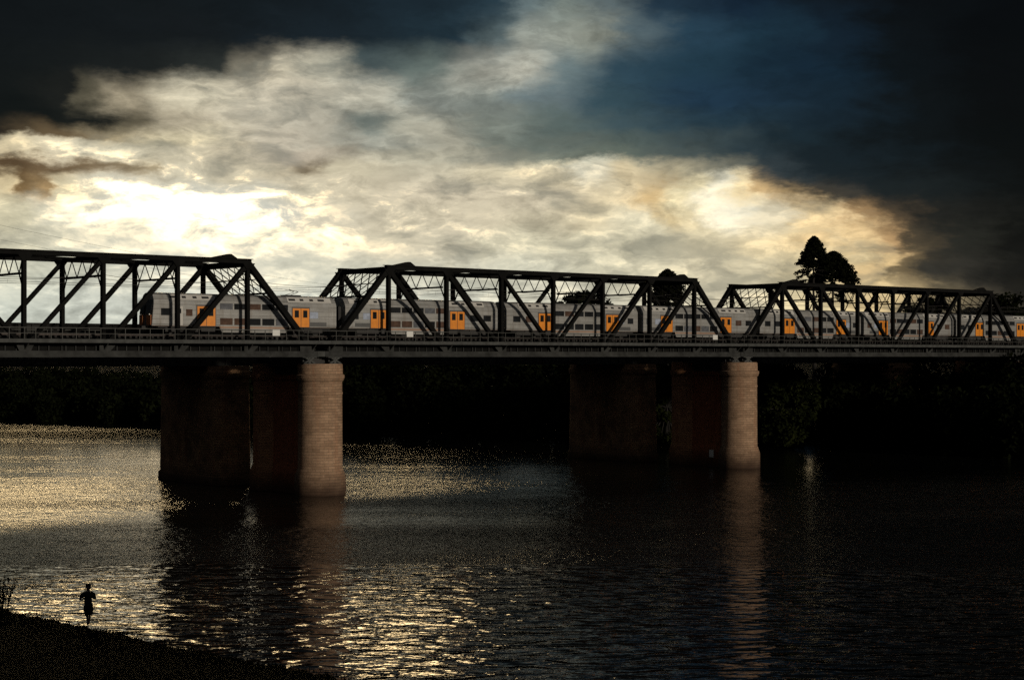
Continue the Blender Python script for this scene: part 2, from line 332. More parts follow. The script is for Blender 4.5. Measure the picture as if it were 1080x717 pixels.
# ------------------------------------------------------------------ world: storm sky
SUN_EL = R(11.0)
NV = Vector((-0.6403, 0.7682, 0))           # away from us, square to the bridge
UV_ = Vector((0.7682, 0.6403, 0))           # along the bridge
def make_world():
    w = bpy.data.worlds.new('World'); scene.world = w; w.use_nodes = True
    w.cycles.sampling_method = 'MANUAL'; w.cycles.sample_map_resolution = 2048
    nt = NT(w.node_tree)
    for n in list(nt.n): nt.n.remove(n)
    out = nt.node('ShaderNodeOutputWorld'); bg = nt.node('ShaderNodeBackground')
    nt.l.new(bg.outputs[0], out.inputs[0])
    tc = nt.node('ShaderNodeTexCoord'); d = tc.outputs['Generated']
    sep = nt.node('ShaderNodeSeparateXYZ'); nt.put(sep.inputs[0], d)
    az = nt.math('ARCTAN2', sep.outputs[0], sep.outputs[1])
    el = nt.math('ARCSINE', sep.outputs[2])
    # cloud turbulence, flattened towards the horizon
    vec = nt.combine(az, nt.math('MULTIPLY', el, 1.9), 0.0)
    n1 = nt.noise(vec, 13.0, 8, 0.62); 
    vec2 = nt.combine(nt.math('ADD', az, 3.7), nt.math('MULTIPLY', el, 1.9), 1.3)
    n2 = nt.noise(vec2, 16.0, 8, 0.62)
    n3 = nt.noise(nt.combine(az, nt.math('MULTIPLY', el, 2.6), 5.1), 30.0, 8, 0.65, 0.3)
    n4 = nt.noise(nt.combine(nt.math('ADD', az, 9.0), nt.math('MULTIPLY', el, 2.8), 2.2), 9.0, 6, 0.6, 0.2)
    u = nt.math('ADD', az, nt.math('MULTIPLY', nt.math('SUBTRACT', n1, 0.5), 0.060))
    v = nt.math('ADD', el, nt.math('MULTIPLY', nt.math('SUBTRACT', n2, 0.5), 0.026))
    u = nt.math('ADD', u, nt.math('MULTIPLY', nt.math('SUBTRACT', n3, 0.5), 0.022))
    v = nt.math('ADD', v, nt.math('MULTIPLY', nt.math('SUBTRACT', n3, 0.5), 0.012))
    U0, U1 = -0.36, 0.36
    u = nt.math('ADD', u, nt.math('MULTIPLY', nt.math('SUBTRACT', n4, 0.5), nt.maprange(az, 0.05, 0.2, 0.02, 0.16)))
    fu = nt.maprange(u, U0, U1, 0, 1)
    DK = (10, 11, 12)
    rows = [
     (1750, [(0, (16, 18, 20)), (1080, (12, 13, 15))]),      # overhead, px above the horizon line
     (900, [(0, (24, 26, 27)), (500, (22, 26, 28)), (700, (8, 9, 10)), (1080, (4, 4, 5))]),
     (560, [(0, (22, 24, 24)), (300, (30, 34, 36)), (560, (26, 32, 36)), (700, (10, 14, 17)), (900, (5, 7, 9)), (1080, (4, 4, 5))]),
     (375, [(0, (7, 9, 10)), (150, (12, 15, 16)), (300, (14, 20, 24)), (450, (22, 34, 42)), (520, (38, 56, 66)), (550, (92, 106, 108)), (590, (112, 122, 116)), (640, (86, 98, 100)), (690, (30, 48, 62)), (780, (16, 32, 48)), (880, (10, 16, 22)), (980, (4, 5, 7)), (1080, (2, 2, 3))]),
     (335, [(0, (9, 11, 12)), (200, (15, 18, 20)), (350, (20, 29, 35)), (480, (29, 45, 54)), (530, (82, 96, 98)), (560, (130, 134, 125)), (620, (128, 132, 121)), (665, (80, 95, 100)), (720, (36, 60, 76)), (800, (24, 46, 60)), (880, (14, 28, 40)), (970, (6, 9, 12)), (1080, (2, 2, 3))]),
     (300, [(0, (11, 13, 13)), (150, (22, 24, 23)), (230, (42, 45, 42)), (260, (122, 116, 100)), (300, (180, 172, 150)), (340, (162, 158, 140)), (380, (66, 78, 79)), (450, (92, 103, 98)), (500, (138, 138, 127)), (550, (154, 153, 140)), (600, (95, 110, 112)), (650, (44, 67, 80)), (740, (28, 51, 65)), (850, (16, 34, 48)), (950, (7, 12, 16)), (1080, (3, 3, 4))]),
     (270, [(0, (11, 13, 12)), (60, (24, 24, 21)), (80, (82, 77, 62)), (130, (146, 136, 114)), (200, (192, 184, 160)), (300, (196, 187, 165)), (400, (165, 162, 146)), (450, (126, 130, 122)), (520, (118, 124, 117)), (570, (95, 108, 110)), (640, (46, 67, 76)), (750, (28, 50, 68)), (860, (18, 34, 46)), (960, (8, 12, 15)), (1080, (3, 3, 4))]),
     (245, [(0, (9, 11, 10)), (100, (19, 20, 17)), (125, (92, 85, 68)), (180, (168, 158, 135)), (260, (172, 165, 146)), (340, (160, 155, 139)), (390, (100, 107, 101)), (440, (153, 150, 134)), (520, (118, 124, 115)), (590, (83, 96, 93)), (660, (58, 76, 82)), (760, (33, 53, 65)), (870, (18, 32, 42)), (970, (7, 11, 14)), (1080, (3, 3, 4))]),
     (225, [(0, (36, 30, 22)), (60, (96, 80, 57)), (110, (158, 144, 114)), (180, (196, 185, 154)), (300, (166, 158, 140)), (400, (139, 139, 127)), (460, (152, 149, 133)), (520, (108, 114, 105)), (580, (93, 101, 94)), (660, (76, 88, 85)), (740, (56, 69, 72)), (860, (22, 36, 44)), (980, (8, 12, 15)), (1080, (3, 4, 5))]),
     (210, [(0, (244, 226, 184)), (60, (254, 243, 210)), (120, (254, 244, 212)), (175, (243, 231, 198)), (230, (192, 181, 155)), (320, (165, 155, 137)), (420, (167, 162, 142)), (500, (151, 148, 131)), (560, (118, 120, 107)), (640, (93, 102, 93)), (720, (72, 82, 80)), (800, (39, 52, 58)), (900, (18, 28, 34)), (1080, (4, 5, 6))]),
     (193, [(0, (82, 64, 43)), (60, (108, 89, 64)), (130, (128, 113, 88)), (170, (150, 137, 110)), (185, (242, 232, 202)), (240, (228, 217, 187)), (290, (191, 179, 152)), (330, (116, 104, 84)), (360, (181, 172, 147)), (450, (171, 164, 143)), (520, (187, 177, 150)), (600, (232, 217, 181)), (620, (255, 247, 218)), (650, (206, 190, 154)), (720, (138, 132, 111)), (790, (93, 95, 86)), (830, (46, 55, 59)), (900, (20, 29, 34)), (1000, (9, 12, 14)), (1080, (5, 6, 7))]),
     (170, [(0, (240, 220, 175)), (18, (118, 95, 62)), (45, (150, 125, 88)), (60, (246, 232, 192)), (120, (255, 251, 228)), (250, (255, 251, 230)), (320, (236, 225, 195)), (360, (216, 205, 177)), (450, (185, 175, 152)), (560, (200, 189, 163)), (640, (211, 196, 161)), (690, (186, 160, 115)), (720, (252, 237, 192)), (760, (255, 249, 222)), (790, (241, 221, 175)), (815, (168, 142, 101)), (860, (62, 58, 51)), (930, (24, 30, 32)), (1080, (6, 7, 8))]),
     (145, [(0, (236, 226, 190)), (80, (255, 252, 232)), (270, (255, 254, 237)), (340, (251, 241, 213)), (420, (216, 205, 177)), (500, (185, 175, 151)), (560, (180, 171, 146)), (620, (216, 203, 169)), (670, (255, 246, 212)), (700, (223, 202, 156)), (720, (236, 219, 176)), (760, (255, 251, 227)), (800, (251, 239, 206)), (850, (221, 196, 149)), (890, (148, 119, 82)), (930, (76, 64, 49)), (980, (30, 30, 28)), (1080, (8, 9, 9))]),
     (120, [(0, (226, 219, 190)), (120, (241, 236, 211)), (230, (251, 247, 226)), (300, (249, 243, 218)), (390, (249, 237, 205)), (450, (216, 206, 179)), (520, (190, 183, 158)), (590, (200, 193, 166)), (660, (221, 212, 181)), (740, (236, 222, 184)), (820, (233, 214, 171)), (880, (216, 188, 139)), (930, (164, 133, 93)), (960, (72, 63, 49)), (1020, (36, 36, 32)), (1080, (13, 13, 13))]),
     (90, [(0, (215, 214, 192)), (200, (228, 226, 206)), (350, (225, 222, 200)), (450, (205, 202, 182)), (560, (205, 202, 180)), (660, (222, 214, 184)), (760, (228, 216, 182)), (850, (222, 204, 160)), (920, (204, 176, 127)), (945, (106, 92, 68)), (985, (50, 48, 43)), (1080, (21, 21, 20))]),
     (50, [(0, (208, 212, 198)), (200, (220, 222, 208)), (400, (215, 216, 200)), (600, (212, 208, 188)), (760, (222, 212, 182)), (880, (212, 195, 152)), (960, (190, 168, 125)), (1000, (126, 113, 87)), (1040, (66, 61, 51)), (1080, (34, 32, 28))]),
     (0, [(0, (200, 204, 190)), (400, (205, 206, 190)), (760, (212, 202, 174)), (880, (202, 185, 145)), (960, (170, 150, 112)), (1000, (100, 90, 70)), (1080, (30, 28, 25))]),
    ]
    col = None; prev = None
    for hpx, stops in rows:
        st = [(min(1, max(0, ((math.atan((x - 540) / 1750)) - U0) / (U1 - U0))), lin(c)) for x, c in stops]
        c = nt.ramp(fu, st, 'EASE')
        e = math.atan(hpx / 1750)
        if col is None: col = c
        else: col = nt.mix(nt.maprange(v, prev, e, 0, 1, True), col, c)
        prev = e
    # cloud texture: billows, torn edges and fine wisps
    wv = nt.node('ShaderNodeTexNoise'); nt.put(wv.inputs['Vector'], nt.combine(az, nt.math('MULTIPLY', el, 2.2), 7.7)); wv.inputs['Scale'].default_value = 22.0; wv.inputs['Detail'].default_value = 5
    wvec = nt.node('ShaderNodeVectorMath', operation='SCALE'); nt.put(wvec.inputs[0], wv.outputs[1]); wvec.inputs[3].default_value = 0.055
    av = nt.node('ShaderNodeVectorMath', operation='ADD'); nt.put(av.inputs[0], nt.combine(az, nt.math('MULTIPLY', el, 2.1), 4.4)); nt.put(av.inputs[1], wvec.outputs[0])
    n5 = nt.noise(av.outputs[0], 34.0, 10, 0.60)
    n6 = nt.noise(av.outputs[0], 95.0, 8, 0.62)
    ridge = nt.math('SUBTRACT', 0.25, nt.math('ABSOLUTE', nt.math('SUBTRACT', n5, 0.5)))      # bright torn rims
    t = nt.math('ADD', nt.math('MULTIPLY', nt.math('SUBTRACT', n3, 0.5), 0.85), nt.math('MULTIPLY', nt.math('SUBTRACT', n4, 0.5), 0.70))
    t = nt.math('ADD', t, nt.math('MULTIPLY', nt.math('SUBTRACT', n5, 0.5), 0.95))
    t = nt.math('ADD', t, nt.math('MULTIPLY', nt.math('SUBTRACT', n6, 0.5), 0.30))
    t = nt.math('ADD', t, nt.math('MULTIPLY', nt.math('SUBTRACT', ridge, 0.17), 0.9))
    lum0 = nt.node('ShaderNodeRGBToBW'); nt.put(lum0.inputs[0], col)
    amp = nt.math('MULTIPLY', nt.maprange(lum0.outputs[0], 0.02, 0.30, 0.9, 1.6, True), nt.maprange(lum0.outputs[0], 0.45, 0.85, 1.0, 0.72, True))
    gain = nt.math('POWER', 2.0, nt.math('MULTIPLY', t, amp))
    lift = nt.math('MULTIPLY', nt.maprange(lum0.outputs[0], 0.05, 0.30, 1.0, 1.20, True), nt.maprange(lum0.outputs[0], 0.38, 0.75, 1.0, 0.70, True))
    vm = nt.node('ShaderNodeVectorMath', operation='SCALE'); nt.put(vm.inputs[0], col); nt.put(vm.inputs[3], nt.math('MULTIPLY', gain, lift))
    # darker scud drifting in layers across the pale cloud, its upper rims lit
    sv = nt.node('ShaderNodeVectorMath', operation='ADD'); nt.put(sv.inputs[0], nt.combine(nt.math('ADD', az, 2.4), nt.math('MULTIPLY', el, 2.9), 8.8)); nt.put(sv.inputs[1], wvec.outputs[0])
    s1 = nt.noise(sv.outputs[0], 15.0, 9, 0.58)
    scud = nt.maprange(s1, 0.50, 0.66, 0, 1, True)
    rim = nt.math('MULTIPLY', nt.maprange(s1, 0.43, 0.49, 0, 1, True), nt.maprange(s1, 0.49, 0.54, 1, 0, True))
    midt = nt.math('MULTIPLY', nt.maprange(lum0.outputs[0], 0.06, 0.25, 0.0, 1.0, True), nt.maprange(lum0.outputs[0], 0.60, 0.95, 1.0, 0.5, True))
    sc1 = nt.mix(nt.math('MULTIPLY', nt.math('MULTIPLY', scud, midt), 0.50), vm.outputs[0], (0.10, 0.115, 0.105, 1))
    rk = nt.math('ADD', 1.0, nt.math('MULTIPLY', nt.math('MULTIPLY', rim, midt), 0.14))
    vm = nt.node('ShaderNodeVectorMath', operation='SCALE'); nt.put(vm.inputs[0], sc1); nt.put(vm.inputs[3], rk)
    lum = nt.node('ShaderNodeRGBToBW'); nt.put(lum.inputs[0], vm.outputs[0])
    # the hidden sun stands behind the thin cloud on the left: there it is far brighter than film can hold
    sx = nt.math('DIVIDE', nt.math('SUBTRACT', az, math.atan((265 - 540) / 1750)), 0.125)
    sy = nt.math('DIVIDE', nt.math('SUBTRACT', el, 0.098), 0.027)
    gl = nt.math('POWER', 2.718, nt.math('MULTIPLY', nt.math('ADD', nt.math('MULTIPLY', sx, sx), nt.math('MULTIPLY', sy, sy)), -1.0))
    hot = nt.math('MULTIPLY', nt.maprange(lum.outputs[0], 0.60, 1.15, 0, 1, True), nt.math('ADD', 0.40, nt.math('MULTIPLY', gl, HDR)))
    vh = nt.node('ShaderNodeVectorMath', operation='SCALE'); vh.inputs[0].default_value = (1.0, 0.68, 0.30); nt.put(vh.inputs[3], hot)
    vs2 = nt.node('ShaderNodeVectorMath', operation='ADD'); nt.put(vs2.inputs[0], vm.outputs[0]); nt.put(vs2.inputs[1], vh.outputs[0])
    clouds = vs2.outputs[0]
    # two bright patches added out of view to put golden glints on the water
    for (ca, sa, ce, se, st) in ((-17.0, 4.6, 17.4, 2.6, ADDED_GLOW), (-4.1, 1.6, 16.8, 2.1, ADDED_GLOW * 0.75)):
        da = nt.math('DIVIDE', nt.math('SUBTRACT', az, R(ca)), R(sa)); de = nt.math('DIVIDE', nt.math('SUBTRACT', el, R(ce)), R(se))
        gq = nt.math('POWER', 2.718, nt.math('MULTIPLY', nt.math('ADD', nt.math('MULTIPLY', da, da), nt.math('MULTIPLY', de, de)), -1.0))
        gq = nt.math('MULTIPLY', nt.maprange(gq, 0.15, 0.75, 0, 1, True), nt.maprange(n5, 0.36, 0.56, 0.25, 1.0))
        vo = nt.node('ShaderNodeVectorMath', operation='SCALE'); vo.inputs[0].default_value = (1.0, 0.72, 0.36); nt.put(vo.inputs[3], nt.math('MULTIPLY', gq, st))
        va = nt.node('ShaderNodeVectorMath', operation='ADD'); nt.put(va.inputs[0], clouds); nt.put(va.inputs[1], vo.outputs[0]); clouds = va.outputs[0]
    # beyond the break in the cloud the overcast is a plain storm grey
    side = nt.maprange(nt.math('ABSOLUTE', az), 0.34, 0.52, 0, 1, True)
    storm = nt.mix(n4, (0.035, 0.037, 0.04, 1), (0.12, 0.122, 0.125, 1))
    clouds = nt.mix(side, clouds, (0.008, 0.009, 0.010, 1))
    back = nt.maprange(nt.math('ABSOLUTE', az), 1.1, 1.7, 0, 1, True)
    clouds = nt.mix(back, clouds, storm)
    sky = nt.node('ShaderNodeTexSky', sky_type='NISHITA'); sky.sun_disc = False
    sky.sun_elevation = SUN_EL
    sky.sun_rotation = math.atan2(-(NV.x - UV_.x * 0.066), -(NV.y - UV_.y * 0.066))
    sky.dust_density = 2.0
    add = nt.node('ShaderNodeVectorMath', operation='SCALE'); nt.put(add.inputs[0], sky.outputs[0]); add.inputs[3].default_value = 0.012
    # the little clear sky light that seeps through the cover, Background strength is 0.1
    tot = nt.node('ShaderNodeVectorMath', operation='ADD')
    sc = nt.node('ShaderNodeVectorMath', operation='SCALE'); nt.put(sc.inputs[0], clouds); sc.inputs[3].default_value = 10.0
    nt.put(tot.inputs[0], sc.outputs[0]); nt.put(tot.inputs[1], add.outputs[0])
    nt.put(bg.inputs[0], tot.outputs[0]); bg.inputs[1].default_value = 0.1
HDR = 4.5; ADDED_GLOW = 24.0
make_world()

sun = bpy.data.lights.new('sun', 'SUN'); sun.energy = 2.1; sun.angle = R(4.0); sun.color = (1.0, 0.88, 0.72)
so = bpy.data.objects.new('sun', sun); link(so)
SD = (NV - UV_ * math.tan(R(3.8))).normalized()      # light heads this way over the ground
ld = Vector((SD.x * math.cos(SUN_EL), SD.y * math.cos(SUN_EL), -math.sin(SUN_EL)))
so.rotation_euler = ld.to_track_quat('-Z', 'Y').to_euler(); so.location = (40, -40, 60)

# ------------------------------------------------------------------ camera
CAMZ = 15.1
cam = bpy.data.cameras.new('camera'); cam.sensor_width = 36.0; cam.lens = 36.0 * 1750 / 1080
cam.shift_y = (358.5 - 375) / 1080 * -1 * -1
cam.shift_y = (375 - 358.5) / 1080
cam.clip_start = 0.5; cam.clip_end = 12000
co = bpy.data.objects.new('camera', cam); link(co); co.location = (0, 0, CAMZ); co.rotation_euler = (R(90), 0, 0)
scene.camera = co

# ------------------------------------------------------------------ terrain and water
NEAR = [(-900, 700), (-300, 275), (-140, 183), (-75, 127), (-24.6, 79.6), (-5.7, 61.9), (15, 52), (40, 44), (80, 30), (140, -20), (400, -200), (900, -500)]
FAR = [(900, -150), (420, 120), (260, 178), (150, 215), (112, 226), (74, 243), (60, 266), (45, 284), (10, 294), (-32, 318), (-75, 357), (-120, 388), (-420, 570), (-900, 1000)]
def seg_dist(px, py, poly):
    d = np.full(px.shape, 1e9)
    for (x0, y0), (x1, y1) in zip(poly[:-1], poly[1:]):
        dx, dy = x1 - x0, y1 - y0
        t = np.clip(((px - x0) * dx + (py - y0) * dy) / (dx * dx + dy * dy), 0, 1)
        d = np.minimum(d, np.hypot(px - x0 - t * dx, py - y0 - t * dy))
    return d
def inside(px, py, poly):
    r = np.zeros(px.shape, bool); n = len(poly)
    for i in range(n):
        x0, y0 = poly[i]; x1, y1 = poly[(i + 1) % n]
        c = ((y0 > py) != (y1 > py)) & (px < (x1 - x0) * (py - y0) / ((y1 - y0) if y1 != y0 else 1e-9) + x0)
        r ^= c
    return r
def wob(x, y):
    return 0.5 * np.sin(x * 0.9 + 1.3 * np.sin(y * 0.6)) + 0.35 * np.sin(y * 1.7 + x * 0.8) + 0.3 * np.sin(x * 2.3 - y * 1.1)
def height(x, y):
    x = np.asarray(x, float); y = np.asarray(y, float)
    dn = seg_dist(x, y, NEAR); df = seg_dist(x, y, FAR)
    riv = inside(x, y, NEAR + FAR)
    zin = np.interp(dn, [0, 18, 42, 60, 3000], [3.0, 3.35, 8.0, 10.0, 14])
    zfar = np.interp(df, [0, 3, 14, 60, 400, 4000], [-0.2, 0.8, 4.0, 6.0, 7.0, 9.0])
    zr = np.maximum(np.interp(dn, [0, 0.6, 3.5, 10], [3.0, 2.4, -0.6, -2.5]), np.interp(df, [0, 10], [-0.2, -2.5]))
    z = np.where(riv, zr, np.where(dn < df, zin, zfar))
    t = -0.6403 * x + 0.7682 * y            # unseen rise added behind the viewpoint to shade the near bank
    z = z + np.where(riv | (dn > df), 0, np.interp(t, [-400, -60, -22], [34.0, 29.0, 0.0]) * np.interp(dn, [5, 40], [0, 1]))
    return z + 0.10 * wob(x, y) * np.where(riv & (dn > 1), 0, 1) * (np.hypot(x, y) < 500)
def axis(segs):
    out = []
    for a, b, s in segs:
        out += list(np.arange(a, b, s))
    return np.array(out + [segs[-1][1]])
gx = axis([(-4000, -1000, 250), (-1000, -200, 40), (-200, -70, 6), (-70, 30, 1.0), (30, 200, 6), (200, 1000, 40), (1000, 4000, 250)])
gy = axis([(-1500, -300, 100), (-300, -20, 20), (-20, 40, 4), (40, 105, 1.0), (105, 420, 6), (420, 1200, 40), (1200, 7000, 300)])
X, Y = np.meshgrid(gx, gy); Z = height(X, Y)
nx, ny = len(gx), len(gy)
idx = np.arange(nx * ny).reshape(ny, nx)
quads = np.stack([idx[:-1, :-1], idx[:-1, 1:], idx[1:, 1:], idx[1:, :-1]], -1).reshape(-1, 4)
g = mesh_np('ground', np.stack([X, Y, Z], -1).reshape(-1, 3), quads, M['ground'], smooth=True)
tag(g, 'dark grassy land forming both banks of the river', None, None, 'structure')

wb = MB(); wb.add([(-900, -300, 0), (900, -300, 0), (900, 1000, 0), (-900, 1000, 0)], [(0, 1, 2, 3)])
wat = wb.build('water', M['water'], fix=False)
tag(wat, 'rippled dark river with golden glints on the left side', None, None, 'structure')

# distant hills beyond the far bank
def hill_ridge(name, az0, az1, dist, prof, label):
    n = 160; vs = []; fs = []
    for i in range(n + 1):
        a = az0 + (az1 - az0) * i / n
        t = i / n
        h = np.interp(t, [p[0] for p in prof], [p[1] for p in prof]) + 2.5 * math.sin(i * 0.9) + 2.0 * math.sin(i * 2.3 + 1) + 1.2 * math.sin(i * 4.1)
        for (k, f) in ((-0.2, 0.0), (-0.12, 0.55), (-0.05, 0.85), (0.0, 1.0), (0.12, 0.55), (0.3, 0.0)):
            r = dist * (1 + k)
            vs.append((r * math.sin(a), r * math.cos(a), 4 + h * f if f else 2))
    for i in range(n):
        for k in range(5):
            fs.append((i * 6 + k, (i + 1) * 6 + k, (i + 1) * 6 + k + 1, i * 6 + k + 1))
    b = MB(); b.add(vs, fs)
    return tag(b.build(name, M['hill'], smooth=True), label, None, None, 'structure')
hill_ridge('hills', R(-24), R(26), 2600, [(0, 10), (0.25, 16), (0.45, 30), (0.62, 48), (0.72, 66), (0.80, 84), (0.88, 86), (0.95, 95), (1, 90)], 'low wooded hills on the horizon beyond the bridge')

# ------------------------------------------------------------------ rail bridge
S0 = Vector((-20.28, 182.0, 0)); ANG = math.atan2(UV_.y, UV_.x)
PAN = 8.241; LSP = 8 * PAN; W = 9.4
def bp_(s, n=0.0, z=0.0):
    p = S0 + UV_ * s + NV * n
    return (p.x, p.y, z)
ZB0, ZB1 = 15.0, 15.58      # bottom chord
ZW = 16.35                  # underside of the walkway edge
ZT = 24.95                  # centre of the top chord

def make_span(label):
    root = empty('railway_truss_span', bp_(0), ANG, label=label, cat='bridge span', group='steel truss spans of the railway bridge')
    st = M['steel']
    for side, y in ((0, 0.0), (1, W)):
        sg = -1 if side == 0 else 1
        b = MB(); b.box(-0.46, LSP + 0.46, y - 0.28, y + 0.28, ZB0, ZB1); b.box(-0.46, LSP + 0.46, y - 0.45, y + 0.45, ZB0 - 0.05, ZB0 + 0.03)
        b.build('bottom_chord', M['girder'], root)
        # stiffened web behind the chord
        b = MB(); b.box(0.1, LSP - 0.1, y - 0.05 - sg * 0.25, y + 0.05 - sg * 0.25, ZB1 + 0.002, ZW + 0.1)
        x = 0.5; k = 0
        while x < LSP - 0.4:
            b.box(x - 0.06, x + 0.06, y - sg * 0.25 + sg * 0.05, y - sg * 0.25 + sg * 0.22, ZB1 + 0.01, ZW + 0.05)
            x += (1.03, 1.03, 1.35, 0.42, 1.03, 1.03, 1.12, 1.231)[k % 8]; k += 1
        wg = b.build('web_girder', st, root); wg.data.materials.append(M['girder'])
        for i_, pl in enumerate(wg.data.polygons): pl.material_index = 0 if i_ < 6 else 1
        b = MB()
        b.box(PAN - 0.35, 7 * PAN + 0.35, y - 0.30, y + 0.30, ZT - 0.10, ZT + 0.3)
        b.box(PAN - 0.5, 7 * PAN + 0.5, y - 0.42, y + 0.42, ZT + 0.3, ZT + 0.36)
        b.box(PAN, 7 * PAN, y - 0.36, y + 0.36, ZT - 0.14, ZT - 0.102)
        b.build('top_chord', st, root)
        for x0, x1 in ((0.0, PAN), (LSP, 7 * PAN)):
            b = MB(); b.beam((x0, y, ZB1), (x1, y, ZT), 0.62, 0.56)
            d = 0.36 if x1 > x0 else -0.36
            b.build('end_post', st, root)
        for i in range(1, 8):
            b = MB(); w_ = 0.37
            b.box(i * PAN - w_ / 2, i * PAN + w_ / 2, y - 0.26, y + 0.26, ZB1 + 0.003, ZT - 0.14)
            b.build('vertical_post', st, root)
        for i in range(1, 7):
            a, c = (i, i + 1) if i < 4 else (i + 1, i)
            th = (0.50, 0.44, 0.38)[i - 1] if i < 4 else (0.38, 0.44, 0.50)[i - 4]
            b = MB()
            b.beam((a * PAN, y - 0.19, ZT - 0.2), (c * PAN, y - 0.19, ZB1 + 0.3), 0.10, th)
            b.beam((a * PAN, y + 0.19, ZT - 0.2), (c * PAN, y + 0.19, ZB1 + 0.3), 0.10, th)
            b.beam((a * PAN, y, ZT - 0.2), (c * PAN, y, ZB1 + 0.3), 0.30, th * 0.8)
            b.build('diagonal', st, root)
        # gusset plates at the bottom panel points, their wide side up
        for i in range(0, 9):
            x = min(max(i * PAN, 0.95), LSP - 0.95); yy = y + sg * 0.285
            b = MB(); lo, hi = (0.55, 0.98)
            dx = 0.45 if i < 4 else (-0.45 if i > 4 else 0)
            if i in (0, 8):
                lo, hi, dx = 0.9, 0.93, 0
            b.prism_y([(x - lo, ZB1 - 0.1), (x + lo, ZB1 - 0.1), (x + hi - dx, ZW), (x - hi - dx, ZW)], yy, yy + sg * 0.03)
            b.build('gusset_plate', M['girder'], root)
        for i in range(1, 8):
            x = i * PAN; yy = y + sg * 0.335; b = MB()
            b.prism_y([(x - 0.75, ZT - 0.1), (x - 0.3, ZT - 0.7), (x + 0.3, ZT - 0.7), (x + 0.75, ZT - 0.1)], yy, yy + sg * 0.03)
            b.build('gusset_plate', st, root)
        # walkway with kerb edge and brackets
        ye = y + sg * 1.45
        b = MB(); b.box(-0.46, LSP + 0.46, min(y + sg * 0.34, ye), max(y + sg * 0.34, ye), 16.5, 16.62)
        b.box(-0.46, LSP + 0.46, min(ye, ye + sg * 0.08), max(ye, ye + sg * 0.08), ZW, 16.72)
        for i in range(0, 9):
            x = min(max(i * PAN, 0.3), LSP - 0.3)
            b.add([(x - .06, y + sg * .36, 16.49), (x + .06, y + sg * .36, 16.49), (x + .06, ye, 16.49), (x - .06, ye, 16.49), (x - .06, y + sg * .36, 15.7), (x + .06, y + sg * .36, 15.7)],
                  [(0, 1, 2, 3), (0, 4, 5, 1), (3, 2, 5, 4), (0, 3, 4), (1, 5, 2)])
        b.build('walkway', M['walk'], root)
        b = MB(); yr = ye + sg * 0.03
        b.beam((-0.46, yr, 17.80), (LSP + 0.46, yr, 17.80), 0.06, 0.06); b.beam((-0.46, yr, 17.26), (LSP + 0.46, yr, 17.26), 0.04, 0.04)
        rl = b.build('handrail', M['rail'], root)
        pm = None; npost = 50
        for i in range(npost):
            x = 0.2 + i * (LSP - 0.4) / (npost - 1)
            if pm is None:
                b = MB(); b.box(-0.03, 0.03, -0.03, 0.03, 16.722, 17.77)
                p = b.build('post', M['rail'], rl); pm = p
            else:
                p = pm.copy(); link(p, rl)
            p.location = (x + 0.12 * math.sin(i * 2.7), yr, 0)
    # floor
    for i in range(0, 9):
        x = min(max(i * PAN, 0.35), LSP - 0.35)
        b = MB(); b.box(x - 0.15, x + 0.15, 0.35, W - 0.35, 15.1, 16.3); b.box(x - 0.3, x + 0.3, 0.35, W - 0.35, 15.06, 15.1)
        b.build('floor_beam', st, root)
    for yc in (2.7, 6.7):
        for dy in (-0.75, 0.75):
            b = MB(); b.box(0.5, LSP - 0.5, yc + dy - 0.12, yc + dy + 0.12, 15.5, 16.9); b.build('stringer', st, root)
        b = MB(); x = 0.3
        while x < LSP - 0.2:
            b.box(x - 0.12, x + 0.12, yc - 1.25, yc + 1.25, 16.902, 17.1); x += 0.62
        s_ = b.build('sleeper_bed', M['timber'], root)
        for dy in (-0.7175, 0.7175):
            b = MB(); b.box(-0.3, LSP + 0.3, yc + dy - 0.035, yc + dy + 0.035, 17.102, 17.27); b.box(-0.3, LSP + 0.3, yc + dy - 0.07, yc + dy + 0.07, 17.1, 17.115)
            b.build('rail', M['railsteel'], root)
    # top struts, lateral crosses and sway frames
    for i in range(1, 8):
        x = i * PAN
        b = MB(); b.box(x - 0.16, x + 0.16, 0.34, W - 0.34, ZT - 0.2, ZT + 0.2); b.build('top_strut', st, root)
        if 1 < i < 7:
            b = MB()
            zl = 23.05; ya, yb = 1.1, W - 1.1
            b.beam((x, ya - 0.3, zl), (x, yb + 0.3, zl), 0.20, 0.24, (0, 0, 1))
            n = 6
            pts = [(ya + (yb - ya) * k / n, zl if k % 2 == 0 else ZT - 0.15) for k in range(n + 1)]
            for (y0, z0), (y1, z1) in zip(pts[:-1], pts[1:]):
                b.beam((x, y0, z0), (x, y1, z1), 0.075, 0.075)
            b.beam((x, ya, zl), (x, 0.25, 21.6), 0.11, 0.11); b.beam((x, yb, zl), (x, W - 0.25, 21.6), 0.11, 0.11)
            b.beam((x, ya, zl), (x, 0.25, ZT - 0.3), 0.09, 0.09); b.beam((x, yb, zl), (x, W - 0.25, ZT - 0.3), 0.09, 0.09)
            b.build('sway_frame', st, root)
    b = MB()
    for i in range(1, 7):
        for (ya, yb) in ((0.35, W - 0.35), (W - 0.35, 0.35)):
            b.beam((i * PAN + 0.2, ya, ZT + 0.05), ((i + 1) * PAN - 0.2, yb, ZT + 0.05 + (0.14 if ya > 1 else 0)), 0.12, 0.2)
    b.build('lateral_bracing', st, root)
